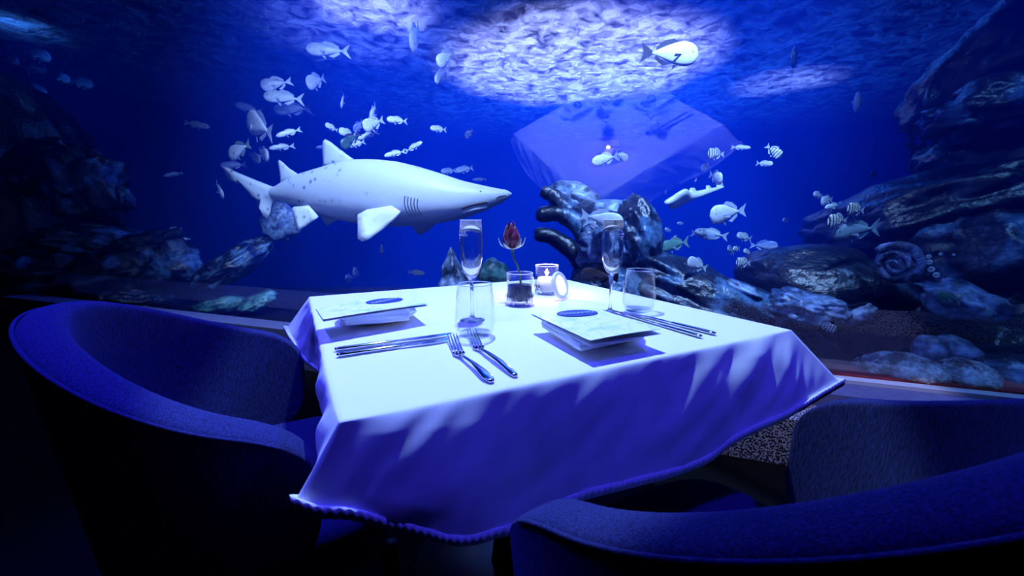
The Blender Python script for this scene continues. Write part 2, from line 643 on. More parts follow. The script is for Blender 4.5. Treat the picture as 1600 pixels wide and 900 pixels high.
table = empty('dining_table', (CEN.x, CEN.y, 0), RZ)
tag(table, 'square pedestal dining table under the white cloth', 'table')
hs = SIDE / 2 - 0.008
bevel(prism('tabletop', [(-hs, -hs), (hs, -hs), (hs, hs), (-hs, hs)], TZ - 0.035, TZ - 0.004, M_wood, table), 0.004)
lathe('pedestal', [(0.0, 0.03), (0.05, 0.03), (0.04, 0.1), (0.035, 0.5), (0.05, TZ - 0.036), (0.0, TZ - 0.036)], M_leg, table)
lathe('base', [(0.0, 0.0), (0.27, 0.0), (0.27, 0.012), (0.06, 0.03), (0.0, 0.03)], M_leg, table)


def side_hit(px, py, o, org, nrm):
    r = ray(px, py)
    c = Vector((0, 0, CAMZ))
    k = (o - (c - org).dot(nrm)) / r.dot(nrm)
    return c + r * k


def hem_from(org, along, nrm, lst):
    """lst of (fraction, outward, drop)"""
    return [org + along * (f * SIDE) + nrm * o - Vector((0, 0, d)) for f, o, d in lst]


ab_px = [(455, 793, 0.012), (500, 808, 0.022), (560, 812, 0.030), (660, 838, 0.034), (725, 852, 0.034), (800, 832, 0.032), (860, 803, 0.036),
         (925, 777, 0.04), (1010, 755, 0.042), (1095, 727, 0.044), (1150, 692, 0.052), (1235, 650, 0.060), (1317, 602, 0.062)]
hemAB = [side_hit(x, y, o, CA, nAB) for x, y, o in ab_px]
hA, hB = hemAB[0], hemAB[-1]
hD = on_plane(445, 517, TZ - 0.10)
hC = CC + (nBC + nCD) * 0.07 - Vector((0, 0, 0.13))
hemBC = [hB] + hem_from(CB, AD, nBC, [(0.2, 0.09, 0.19), (0.4, 0.05, 0.20), (0.6, 0.06, 0.19), (0.8, 0.07, 0.19)]) + [hC]
hemCD = [hC] + hem_from(CC, -ab, nCD, [(0.2, 0.06, 0.19), (0.4, 0.05, 0.20), (0.6, 0.06, 0.19), (0.8, 0.06, 0.18)]) + [hD]
hemDA = [hD] + hem_from(CD, -AD, nAD, [(0.12, 0.03, 0.165), (0.3, -0.025, 0.18), (0.55, -0.03, 0.19), (0.85, 0.015, 0.17)]) + [hA]


def resample(poly, n):
    c = catmull(poly, 12)
    L = [0.0]
    for i in range(1, len(c)):
        L.append(L[-1] + (c[i] - c[i - 1]).length)
    outp = []
    k = 0
    for i in range(n + 1):
        t = L[-1] * i / n
        while k < len(L) - 2 and L[k + 1] < t:
            k += 1
        f = (t - L[k]) / max(1e-9, L[k + 1] - L[k])
        outp.append(c[k].lerp(c[k + 1], min(1, max(0, f))))
    return outp


cv, cf = [], []
hem_lines = []


def add_grid(rows):
    base = len(cv)
    nr, nc = len(rows), len(rows[0])
    for r in rows:
        cv.extend(r)
    for j in range(nr - 1):
        for i in range(nc - 1):
            a = base + j * nc + i
            cf.append((a, a + 1, a + nc + 1, a + nc))


NC, NR = 130, 36
for (p, q, hem, nrm, seed) in ((CA, CB, hemAB, nAB, 1), (CB, CC, hemBC, nBC, 2), (CC, CD, hemCD, nCD, 3), (CD, CA, hemDA, nAD, 4)):
    hl = resample(hem, NC)
    al = (q - p).normalized()
    rows = []
    for j in range(NR + 1):
        t = (j / NR)
        tt = t ** 1.25
        row = []
        for i in range(NC + 1):
            s = i / NC
            e = p.lerp(q, s)
            P = e.lerp(hl[i], tt)
            P += nrm * (0.010 * math.sin(math.pi * min(1, t * 1.0)) ** 0.6 * min(1, s * 9) * min(1, (1 - s) * 9))      # soft shoulder
            fade = min(1, t * 4) * min(1, s * 14) * min(1, (1 - s) * 14)
            a = (P - p).dot(al)
            z = P.z
            # diagonal creases running down from the upper right
            dgl = a * 0.68 - z * 0.73
            crs = a * 0.73 + z * 0.68
            w1 = noise.noise((dgl * 22 + seed * 7, crs * 6.0, seed * 3.1))
            w2 = noise.noise((dgl * 48 + seed * 5, crs * 14.0, seed * 1.7))
            w3 = noise.noise((a * 5 + seed, z * 7, seed * 9.2))
            hemfade = 1 - 0.6 * max(0, (t - 0.8) / 0.2)
            P += nrm * fade * hemfade * (0.0085 * w1 + 0.0040 * w2 + 0.009 * w3)
            row.append(P)
        rows.append(row)
    hem_lines.append([r for r in rows[-1]])
    add_grid(rows)
# top
NT = NC
rows = []
for j in range(NT + 1):
    row = []
    for i in range(NT + 1):
        u, v = i / NT, j / NT
        P = CA + ab * (SIDE * u) + AD * (SIDE * v)
        ed = min(u, v, 1 - u, 1 - v)
        if ed > 0:
            P = P + Vector((0, 0, 0.0006 * noise.noise((P.x * 9, P.y * 9, 0))))
        row.append(P)
    rows.append(row)
add_grid(rows)
cloth = mesh_obj('tablecloth', cv, cf, M_cloth)
bm = bmesh.new()
bm.from_mesh(cloth.data)
bmesh.ops.remove_doubles(bm, verts=bm.verts, dist=0.0004)
bmesh.ops.recalc_face_normals(bm, faces=bm.faces)
bm.to_mesh(cloth.data)
bm.free()
tag(cloth, 'white tablecloth draped over the square table, creased along its front', 'tablecloth')
# stitched hem band along each edge: a rolled strip and the stitches on it
for k, hl in enumerate(hem_lines):
    nrm = (nAB, nBC, nCD, nAD)[k]
    vs, fs = [], []
    fine = []
    for i in range(len(hl) - 1):
        for q in range(5):
            fine.append(hl[i].lerp(hl[i + 1], q / 5))
    fine.append(hl[-1])
    n = len(fine)
    dist = 0.0
    for i, P in enumerate(fine):
        if i:
            dist += (P - fine[i - 1]).length
        pk = 0.0007 * math.sin(dist * 2 * math.pi / 0.0115)          # stitched puckers
        top_ = P + Vector((0, 0, 0.016))
        for q in (P - nrm * 0.001, P + nrm * (0.0022 + pk), P + nrm * (0.0034 + pk) + Vector((0, 0, 0.008)), top_ + nrm * 0.0030, top_ + nrm * 0.0004):
            vs.append(q)
    for i in range(n - 1):
        for c in range(5):
            d = (c + 1) % 5
            fs.append((i * 5 + c, i * 5 + d, i * 5 + 5 + d, i * 5 + 5 + c))
    h = mesh_obj('hem', vs, fs, M_cloth, cloth)
    fix_normals(h)


# ------------------------------------------------------------------ tub chairs
def make_chair(origin, rz, label):
    root = empty('tub_chair', (origin[0], origin[1], 0), rz)
    tag(root, label, 'chair', 'upholstered tub chairs at the table')
    a, b, phm = 0.306, 0.331, 1.679
    NS, NTt = 72, 18
    vs, fs = [], []
    rim = []

    def rimz(ph):
        c = 0.5 * (1 + math.cos(ph / phm * math.pi))
        return 0.672 + 0.171 * c ** 0.85

    for i in range(NS + 1):
        q = i / NS * 2 - 1
        ph = phm * (abs(q) ** 0.9) * (1 if q > 0 else -1)
        dist = (phm - abs(ph)) * 0.27
        R = 0.085
        cut = R - math.sqrt(max(0, R * R - max(0, R - dist) ** 2))
        zt = rimz(ph) - cut
        zb = 0.385 + 0.03 * abs(q) + 1.15 * cut
        for j in range(NTt + 1):
            t = j / NTt
            z = zb + (zt - zb) * t
            fl = 0.90 + 0.13 * (z - 0.38) / 0.4
            x = a * fl * math.sin(ph)
            y = -b * fl * math.cos(ph)
            vs.append((x, y, z))
        rim.append(vs[-1])
    for i in range(NS):
        for j in range(NTt):
            k = i * (NTt + 1) + j
            fs.append((k, k + NTt + 1, k + NTt + 2, k + 1))
    sh = mesh_obj('backrest', vs, fs, M_chair, root)
    fix_normals(sh)
    so = sh.modifiers.new('thick', 'SOLIDIFY')
    so.thickness = 0.058
    so.offset = 0
    so.use_even_offset = False
    ss = sh.modifiers.new('round', 'SUBSURF')
    ss.levels = 2
    ss.render_levels = 2
    # piping along the outer top edge
    pp = []
    for (x, y, z) in rim[3:-3]:
        r = math.hypot(x, y)
        pp.append((x * (r + 0.0275) / r, y * (r + 0.0275) / r, z - 0.010))
    tube('piping', pp, 0.0028, M_chair, root, 6)

    # seat cushion: rounded superellipse pad
    def pad(name, hw, y0, y1, z0, z1, mat, n=56, rnd=0.03):
        cy, hd = (y0 + y1) / 2, (y1 - y0) / 2
        prof = []
        for k in range(9):
            t = k / 8
            if t < 0.5:
                ang = t * math.pi
                prof.append((1 - rnd / hw * (1 - math.sin(ang)), z0 + rnd * (1 - math.cos(ang))))
            else:
                ang = (t - 0.5) * math.pi
                prof.append((1 - rnd / hw * (1 - math.cos(ang)), z1 - rnd * (1 - math.sin(ang))))
        vs, fs = [], []
        for s, z in prof:
            for i in range(n):
                th = 2 * math.pi * i / n
                c, s2 = math.cos(th), math.sin(th)
                e = 2 / 4.2
                vs.append((hw * s * math.copysign(abs(c) ** e, c), cy + hd * s * math.copysign(abs(s2) ** e, s2), z))
        for j in range(len(prof) - 1):
            for i in range(n):
                k = (i + 1) % n
                fs.append((j * n + i, j * n + k, (j + 1) * n + k, (j + 1) * n + i))
        c0 = len(vs)
        vs.append((0, cy, z0))
        vs.append((0, cy, z1 + 0.012))
        top = (len(prof) - 1) * n
        for i in range(n):
            k = (i + 1) % n
            fs.append((c0, k, i))
            fs.append((c0 + 1, top + i, top + k))
        o = mesh_obj(name, vs, fs, mat, root)
        return fix_normals(o)

    pad('seat', 0.255, -0.25, 0.20, 0.365, 0.445, M_chair)
    pad('seat_base', 0.22, -0.22, 0.17, 0.30, 0.362, M_chair, rnd=0.02)
    for sx in (-1, 1):
        for y in (-0.15, 0.16):
            tube('leg', [(sx * 0.165, y, 0.302), (sx * 0.18, y * 1.08, 0.15), (sx * 0.195, y * 1.15, 0.0)], [0.02, 0.016, 0.011], M_leg, root, 10)
    return root


make_chair((-0.482, 0.872), -1.084, 'blue tub chair at the left side of the table, facing right')
make_chair((0.299, 0.589), 0.476, 'blue tub chair in the right foreground with its back to the camera')

# ------------------------------------------------------------------ things on the table
Z0 = TZ + 0.0012


def tpt(px, py, h=0.0):
    return on_plane(px, py, Z0 + h)


def tumbler(px, py, label):
    p = tpt(px, py)
    r = empty('stemless_glass', p)
    tag(r, label, 'glass', 'stemless water glasses')
    outer = [(0.0, 0.0), (0.024, 0.0), (0.031, 0.003), (0.0375, 0.014), (0.0405, 0.030), (0.0402, 0.050), (0.0375, 0.078), (0.0335, 0.107)]
    inner = [(0.0321, 0.1075), (0.0361, 0.078), (0.0388, 0.050), (0.0390, 0.031), (0.035, 0.017), (0.026, 0.010), (0.0, 0.0085)]
    lathe('bowl', outer + inner, M_glass, r, 56)
    bd = lathe('rim', [(0.0336 + 0.0009 * math.cos(t), 0.1072 + 0.0009 * math.sin(t)) for t in [k * math.pi / 4 for k in range(9)]], M_flute, r, 56)
    lathe('thick_base', [(0.0, 0.0006), (0.025, 0.0008), (0.033, 0.006), (0.030, 0.0105), (0.0, 0.0082)], M_glass, r, 56)
    return r


tumbler(743, 526, 'stemless water glass standing behind the two forks')
tumbler(997, 487, 'stemless water glass on the right, beside the crossed knives')


def flute(px, py, label, rot, txt_shift):
    p = tpt(px, py)
    r = empty('champagne_flute', p)
    tag(r, label, 'glass', 'champagne flutes')
    outer = [(0.0, 0.0), (0.029, 0.0), (0.029, 0.0012), (0.020, 0.003), (0.008, 0.0055), (0.0040, 0.012), (0.0034, 0.030), (0.0036, 0.070), (0.0048, 0.088), (0.0085, 0.097),
             (0.0165, 0.110), (0.0225, 0.126), (0.0260, 0.148), (0.0268, 0.168), (0.0258, 0.200), (0.0240, 0.230)]
    inner = [(0.0231, 0.2305), (0.0249, 0.200), (0.0258, 0.168), (0.0249, 0.148), (0.0212, 0.127), (0.0145, 0.1125), (0.006, 0.103), (0.0, 0.1015)]
    lathe('bowl_and_stem', outer + inner, M_flute, r, 56)
    lathe('rim', [(0.02355 + 0.0007 * math.cos(t), 0.2303 + 0.0007 * math.sin(t)) for t in [k * math.pi / 4 for k in range(9)]], M_etch, r, 56)
    for body, size, z in (('MOËT & CHANDON', 0.0068, 0.197), ('CHAMPAGNE', 0.0032, 0.1905), ('1743', 0.0028, 0.185)):
        t = text_mesh('printed_name' if size > 0.006 else 'printed_line', body, size, M_etch, r)
        for v in t.data.vertices:
            R = 0.0263 + v.co.z
            th = rot + v.co.x / 0.0263
            zz = z + v.co.y
            v.co = (R * math.sin(th), -R * math.cos(th), zz)
        if size > 0.006:
            t['label'] = 'white printed lettering on the bowl'
    # small crown-like drop emblem above the name
    vs, fs = [], []
    shp = [(0, 0.0062), (0.0010, 0.0035), (0.0019, 0.0014), (0.0016, 0.0), (-0.0016, 0.0), (-0.0019, 0.0014), (-0.0010, 0.0035)]
    for x, y in shp:
        th = rot + x / 0.0263
        vs.append((0.0264 * math.sin(th), -0.0264 * math.cos(th), 0.2022 + y))
    for x, y in shp:
        th = rot + x / 0.0263
        vs.append((0.0267 * math.sin(th), -0.0267 * math.cos(th), 0.2022 + y))
    n = len(shp)
    fs = [tuple(range(n)), tuple(range(2 * n - 1, n - 1, -1))] + [(i, (i + 1) % n, n + (i + 1) % n, n + i) for i in range(n)]
    mesh_obj('printed_emblem', vs, fs, M_etch, r, False)
    return r


flute(738, 500, 'tall champagne flute standing behind the left water glass', math.radians(-78), 0)
flute(953, 488, 'tall champagne flute beside the right menu, printed lettering on its bowl', math.radians(38), 0)


# rose in a cut glass
def cut_glass(name, px, py, R, H, label):
    p = tpt(px, py)
    r = empty(name, p)
    tag(r, label, 'glass')
    prof = [(0.0, 0.0), (R * 0.80, 0.0), (R * 0.92, 0.006), (R * 1.0, 0.018), (R * 1.0, H * 0.42), (R * 0.95, H * 0.62), (R * 0.96, H)]
    inn = [(R * 0.90, H), (R * 0.885, H * 0.62), (R * 0.90, H * 0.42), (R * 0.88, 0.022), (R * 0.70, 0.012), (0.0, 0.011)]
    lathe('tumbler_body', prof + inn, M_glass, r, 48)
    # diamond cut band round the foot: raised facets, one mesh
    vs, fs = [], []
    nn = 14
    for row in range(2):
        for k in range(nn):
            th = 2 * math.pi * (k + 0.5 * row) / nn
            zc = 0.012 + row * 0.012
            rr = R * (0.96 if row == 0 else 1.0)
            b = len(vs)
            dth = math.pi / nn
            for dt, dz, dr in ((-dth, 0, 0), (0, 0.011, 0), (dth, 0, 0), (0, -0.010, 0), (0, 0, 0.0016)):
                vs.append(((rr + dr) * math.sin(th + dt), -(rr + dr) * math.cos(th + dt), zc + dz))
            for i in range(4):
                fs.append((b + i, b + (i + 1) % 4, b + 4))
            fs.append((b + 3, b + 2, b + 1, b))
    mesh_obj('cut_facets', vs, fs, M_crystal, r, False)
    lathe('rim', [(R * 0.93 + 0.0012 * math.cos(t), H + 0.0012 * math.sin(t)) for t in [k * math.pi / 4 for k in range(9)]], M_etch, r, 48)
    return r


M_inkwater = plain('dark blue water', (0.002, 0.004, 0.05), 0.3, spec=0.03, noise_scale=10, noise_amt=0.1)
vase = cut_glass('bud_vase_glass', 812, 476, 0.0375, 0.088, 'cut crystal glass of dark water holding the rose')
lathe('dark_water', [(0.0, 0.0125), (0.026, 0.0135), (0.0325, 0.024), (0.0332, 0.044), (0.0326, 0.055), (0.0, 0.055)], M_inkwater, vase, 40)

vp = tpt(812, 476)
rose = empty('rose', vp)
tag(rose, 'single dark red rose bud with curling sepals, standing in the cut glass', 'rose')
bud_c = at(800, 388, 1.165) - vp        # calyx point
stem_pts = catmull([(0.004, 0.0, 0.052), (-0.004, 0.0, 0.10), (bud_c.x * 0.8, bud_c.y * 0.8, 0.5 * (0.10 + bud_c.z)), tuple(bud_c)], 6)
tube('stem', stem_pts, [0.0030] * (len(stem_pts) - 3) + [0.0034, 0.005, 0.008], M_stem, rose, 10)
for pi_ in range(7):
    # each petal: a curled sheet wrapped round the bud axis
    vs, fs = [], []
    th0 = pi_ * 2.4
    layer = pi_ / 6
    R0 = 0.0245 * (0.55 + 0.45 * layer)
    Hh = 0.074 - 0.018 * layer
    span = 2.3
    nu, nv = 14, 10
    for j in range(nv + 1):
        v = j / nv
        rad = R0 * (math.sin(math.pi * (0.12 + 0.80 * v)) ** 0.75) + 0.0012
        if v > 0.8 and layer > 0.4:
            rad += 0.004 * (v - 0.8) / 0.2
        for i in range(nu + 1):
            u = i / nu - 0.5
            th = th0 + u * span * (1 - 0.25 * v)
            z = Hh * v * (1 - 0.35 * (2 * u) ** 2 * v)
            vs.append(bud_c + Vector((rad * math.cos(th) - 0.003 * v, rad * math.sin(th), z + 0.002)))
    for j in range(nv):
        for i in range(nu):
            k = j * (nu + 1) + i
            fs.append((k, k + 1, k + nu + 2, k + nu + 1))
    o = mesh_obj('petal', vs, fs, M_petal, rose)
    so = o.modifiers.new('thick', 'SOLIDIFY')
    so.thickness = 0.0012
for k in range(5):
    th = k * 2 * math.pi / 5 + 0.35
    d = Vector((math.cos(th), math.sin(th), 0))
    pts = catmull([bud_c + Vector((0, 0, -0.002)), bud_c + d * 0.018 + Vector((0, 0, 0.001)), bud_c + d * 0.033 + Vector((0, 0, 0.010)), bud_c + d * 0.040 + Vector((0, 0, 0.028 - 0.012 * (k % 2)))], 5)
    vs, fs = [], []
    sd = Vector((-d.y, d.x, 0))
    n = len(pts)
    for i, P in enumerate(pts):
        wd = 0.0075 * (1 - i / (n - 1)) ** 0.7 + 0.0006
        vs += [P - sd * wd, P + Vector((0, 0, -0.0012)), P + sd * wd]
    for i in range(n - 1):
        fs += [(i * 3, i * 3 + 1, i * 3 + 4, i * 3 + 3), (i * 3 + 1, i * 3 + 2, i * 3 + 5, i * 3 + 4)]
    o = mesh_obj('sepal', vs, fs, M_sepal, rose)
    so = o.modifiers.new('thick', 'SOLIDIFY')
    so.thickness = 0.0010

# votive candle
votive = cut_glass('votive_holder', 854, 459, 0.038, 0.090, 'clear glass votive holder glowing beside the rose glass')
vpos = tpt(854, 459)
candle = empty('tealight_candle', vpos + Vector((0, 0, 0.0125)))
tag(candle, 'lit white candle burning inside the glass votive holder', 'candle')
lathe('wax', [(0.0, 0.0), (0.028, 0.0), (0.029, 0.004), (0.029, 0.036), (0.026, 0.039), (0.0, 0.036)], M_wax, candle, 32)
tube('wick', [(0, 0, 0.035), (0.001, 0, 0.041), (0.002, 0, 0.046)], 0.0009, M_leg, candle, 6)
m, nt, out = nodes_of('candle flame')
e_ = N(nt, 'ShaderNodeEmission', Color=(1.0, 0.76, 0.72, 1), Strength=60.0)
nt.links.new(e_.outputs[0], out.inputs[0])
lathe('flame', [(0.0, 0.044), (0.003, 0.047), (0.0042, 0.052), (0.003, 0.059), (0.0, 0.068)], m, candle, 14)
pl = bpy.data.lights.new('candle_light', 'POINT')
pl.energy = 1.8
pl.color = (1.0, 0.72, 0.70)
pl.shadow_soft_size = 0.008
plo = bpy.data.objects.new('candle_light', pl)
COL.objects.link(plo)
plo.parent = candle
plo.location = (0, 0, 0.058)

# white ring leaning on the votive
rp = tpt(880, 468)
ring = empty('glass_ring', rp)
tag(ring, 'round frosted white glass lid leaning against the votive holder', 'lid')
RR = 0.0345
vs, fs = [], []
# ring axis: turned away from the camera, tilted back on the votive
ax = (Vector((0.80, -0.58, 0.28))).normalized()
e1 = ax.cross(Vector((0, 0, 1))).normalized()
e2 = e1.cross(ax).normalized()
if e2.z < 0:
    e2 = -e2
cc = Vector((0, 0, 0)) + e2 * (RR + 0.0085)
ringpts = [cc + e1 * RR * math.cos(2 * math.pi * k / 40) + e2 * RR * math.sin(2 * math.pi * k / 40) for k in range(40)]
tube('rolled_edge', ringpts, 0.0062, M_ring, ring, 12, closed=True)
disc_v, disc_f = [], []
for sgn in (-1, 1):
    disc_v.append(cc + ax * 0.0012 * sgn)
    for k in range(40):
        disc_v.append(cc + (ringpts[k] - cc) * 0.98 + ax * 0.0012 * sgn)
for k in range(40):
    disc_f.append((0, 1 + k, 1 + (k + 1) % 40))
    disc_f.append((41, 42 + (k + 1) % 40, 42 + k))
M_frost = nodes_of('clear lid centre')[0]
nt = M_frost.node_tree
out = [n for n in nt.nodes][0]
t_ = N(nt, 'ShaderNodeBsdfTransparent', Color=(1, 1, 1, 1))
d_ = N(nt, 'ShaderNodeBsdfTranslucent', Color=(0.8, 0.84, 0.95, 1))
x_ = nt.nodes.new('ShaderNodeMixShader')
x_.inputs[0].default_value = 0.35
nt.links.new(t_.outputs[0], x_.inputs[1])
nt.links.new(d_.outputs[0], x_.inputs[2])
nt.links.new(x_.outputs[0], out.inputs[0])
mesh_obj('lid_centre', disc_v, disc_f, M_frost, ring)


# plates, napkins, menus
def plate(px, py, R, label):
    p = tpt(px, py)
    o = lathe('side_plate', [(0.0, 0.0), (R * 0.6, 0.0), (R * 0.64, 0.003), (R * 0.95, 0.013), (R, 0.0155), (R * 0.99, 0.0175), (R * 0.95, 0.0162), (R * 0.66, 0.0075), (R * 0.6, 0.006), (0.0, 0.0055)], M_china, None, 64, p)
    tag(o, label, 'plate', 'white plates')
    return p


def soft_box(name, corners, thick, mat, label, cat, group, puff=0.004, n=24, seed=0):
    """folded linen pad from 4 bottom corners (CCW), soft top and rounded flanks"""
    a, b, c, d = corners
    vs, fs = [], []
    layers = 10
    rings = []
    for l in range(layers + 1):
        t = l / layers
        inset = 0.05 * (2 * t - 1) ** 6
        rr = []
        cen = (a + b + c + d) / 4
        edge = []
        for p, q in ((a, b), (b, c), (c, d), (d, a)):
            for k in range(n):
                edge.append(p.lerp(q, k / n))
        for i, P in enumerate(edge):
            Q = P.lerp(cen, inset + 0.012 * (1 - math.cos(2 * math.pi * t * 2)))
            Q = Q + Vector((0.0015 * noise.noise((Q.x * 40, Q.y * 40, t * 5 + seed)), 0.0015 * noise.noise((Q.y * 40, Q.x * 40, t * 5 + seed)), thick * t + puff * t * noise.noise((Q.x * 18, Q.y * 18, seed))))
            rr.append(Q)
        rings.append(rr)
    m_ = len(rings[0])
    for rr in rings:
        vs += rr
    for l in range(layers):
        for i in range(m_):
            j = (i + 1) % m_
            fs.append((l * m_ + i, l * m_ + j, (l + 1) * m_ + j, (l + 1) * m_ + i))
    vs.append(sum(rings[0], Vector()) / m_)
    vs.append(sum(rings[-1], Vector()) / m_ + Vector((0, 0, 0.002)))
    for i in range(m_):
        j = (i + 1) % m_
        fs.append((len(vs) - 2, j, i))
        fs.append((len(vs) - 1, layers * m_ + i, layers * m_ + j))
    o = mesh_obj(name, vs, fs, mat)
    fix_normals(o)
    tag(o, label, cat, group)
    return o


def menu(corners, label, oval_c, oval_a, oval_b, oval_ang, text_ang, gap):
    """folded card: two leaves hinged along one long edge; corners LB, RB, RT, LT of the top leaf"""
    a, b, c, d = corners
    root = empty('menu_card', (a + b + c + d) / 4)
    cen = root.location.copy()
    tag(root, label, 'menu', 'folded menus')
    up = Vector((0, 0, 1))

    def leaf(name, q, th, bow):
        vs, fs = [], []
        n = 16
        for s in (0, 1):
            for j in range(n + 1):
                for i in range(n + 1):
                    u, v = i / n, j / n
                    P = (q[0].lerp(q[1], u)).lerp(q[3].lerp(q[2], u), v) - cen
                    P = P + up * (bow * math.sin(math.pi * u) - th * s)
                    vs.append(P)
        m2 = (n + 1) ** 2
        for j in range(n):
            for i in range(n):
                k = j * (n + 1) + i
                fs.append((k, k + 1, k + n + 2, k + n + 1))
                fs.append((m2 + k, m2 + k + n + 1, m2 + k + n + 2, m2 + k + 1))
        bd = [i for i in range(n)] + [i * (n + 1) + n for i in range(n)] + [n * (n + 1) + n - i for i in range(n)] + [(n - i) * (n + 1) for i in range(n)]
        for x in range(len(bd)):
            y = bd[(x + 1) % len(bd)]
            fs.append((bd[x], m2 + bd[x], m2 + y, y))
        return mesh_obj(name, vs, fs, M_menu, root, False)
    cover = leaf('cover', corners, 0.0006, 0.0015)
    low = [a - up * gap, b - up * gap, c - up * 0.0022, d - up * 0.0022]
    leaf('back_leaf', low, 0.0006, 0.0005)
    # oval badge lying on the cover
    ex = ((b - a).normalized() * math.cos(oval_ang) + (d - a).normalized() * math.sin(oval_ang)).normalized()
    nz = (b - a).cross(d - a).normalized()
    if nz.z < 0:
        nz = -nz
    ey = nz.cross(ex)
    oc = oval_c - cen + nz * 0.0028
    vs, fs = [], []
    for s in (0, 1):
        for k in range(40):
            th = 2 * math.pi * k / 40
            vs.append(oc + ex * oval_a * math.cos(th) + ey * oval_b * math.sin(th) - nz * 0.0008 * s)
    fs = [tuple(range(40)), tuple(range(79, 39, -1))] + [(k, (k + 1) % 40, 40 + (k + 1) % 40, 40 + k) for k in range(40)]
    bdg = mesh_obj('oval_badge', vs, fs, M_badge, cover, False)
    t = text_mesh('badge_lettering', 'OSSIANO', oval_a * 0.40, M_print, cover)
    tx = ex * math.cos(text_ang) + ey * math.sin(text_ang)
    ty = nz.cross(tx)
    for v in t.data.vertices:
        x, y, z = v.co
        v.co = oc + tx * x + ty * y + nz * (0.0004 + z)
    return root


# right setting (chair in the foreground)
plate(934, 527, 0.088, 'white plate under the right napkin and menu')
hz = 0.012
npk = [tpt(845, 512, hz), tpt(906, 551, hz), tpt(1008, 529, hz), tpt(940, 500, hz)]
soft_box('folded_napkin', npk, 0.016, M_napkin, 'folded white napkin under the right menu', 'napkin', 'folded napkins', seed=3)
mh = 0.040
mc = [tpt(922, 532, mh), tpt(1033, 514, mh), tpt(930, 481, mh), tpt(830, 490, mh)]
menu([mc[0], mc[1], mc[2], mc[3]], 'folded menu with an oval navy badge, on the right napkin', tpt(902, 491, mh), 0.044, 0.0285, -0.18, 0.0, 0.009)
# left setting
plate(590, 499, 0.090, 'white plate under the left napkin and menu')
npk = [tpt(538, 510, hz + 0.004), tpt(641, 501, hz + 0.004), tpt(634, 483, hz + 0.004), tpt(545, 489, hz + 0.004)]
soft_box('folded_napkin', npk, 0.026, M_napkin, 'rolled white napkin under the left menu', 'napkin', 'folded napkins', seed=8)
mh = 0.046
mc = [tpt(505, 499, mh), tpt(668, 475, mh), tpt(640, 457, mh), tpt(493, 482, mh)]
menu(mc, 'folded menu with an oval navy badge, on the left napkin', tpt(601, 471.5, mh), 0.043, 0.028, 0.0, 0.35, 0.004)


# cutlery
def knife(tip, bol, end, label):
    A, B, Cc = tpt(*tip), tpt(*bol), tpt(*end)
    root = empty('table_knife', Cc)
    tag(root, label, 'knife', 'table knives')
    d = (A - Cc).normalized()
    L = (A - Cc).length
    Lh = (B - Cc).length
    s = Vector((-d.y, d.x, 0))
    up = Vector((0, 0, 1))
    # handle: rounded bar
    pts = []
    vs, fs = [], []
    ns = 12
    seg = [(0.0, 0.55), (0.004, 0.9), (0.012, 1.0), (Lh * 0.5, 0.95), (Lh - 0.008, 0.80), (Lh, 0.62)]
    for x, k in seg:
        for i in range(ns):
            th = 2 * math.pi * i / ns
            vs.append(d * x + s * (0.0058 * k * math.cos(th)) + up * (0.0040 + 0.0038 * k * math.sin(th)))
    for j in range(len(seg) - 1):
        for i in range(ns):
            k = (i + 1) % ns
            fs.append((j * ns + i, j * ns + k, (j + 1) * ns + k, (j + 1) * ns + i))
    fs.append(tuple(range(ns - 1, -1, -1)))
    fs.append(tuple((len(seg) - 1) * ns + i for i in range(ns)))
    fix_normals(mesh_obj('handle', vs, fs, M_steel, root))
    # blade: flat with a curved belly and tapering point
    prof = [(Lh - 0.003, -0.0040, 0.0040), (Lh + 0.012, -0.0062, 0.0055), (Lh + (L - Lh) * 0.35, -0.0085, 0.0060), (Lh + (L - Lh) * 0.7, -0.0085, 0.0062), (Lh + (L - Lh) * 0.9, -0.0045, 0.0058), (L, 0.0035, 0.0045)]
    vs, fs = [], []
    for x, y0, y1 in prof:
        vs += [d * x + s * y0 + up * 0.0036, d * x + s * y1 + up * 0.0050, d * x + s * y1 + up * 0.0034, d * x + s * y0 + up * 0.0032]
    for j in range(len(prof) - 1):
        for i in range(4):
            k = (i + 1) % 4
            fs.append((j * 4 + i, j * 4 + k, j * 4 + 4 + k, j * 4 + 4 + i))
    fs += [(3, 2, 1, 0), tuple(len(vs) - 4 + i for i in range(4))]
    fix_normals(mesh_obj('blade', vs, fs, M_steel, root, False))
    return root


knife((707, 524), (616, 535), (523, 549), 'steel table knife nearest the left plate, blade pointing right')
knife((704, 532.5), (635, 544), (526, 558), 'steel table knife nearer the camera of the left pair')
knife((999.5, 494), (1050, 506.5), (1117.6, 524), 'steel table knife farther from the right menu, near the water glass')
knife((975, 493), (1028, 509.5), (1096, 528.5), 'steel table knife lying against the right menu')


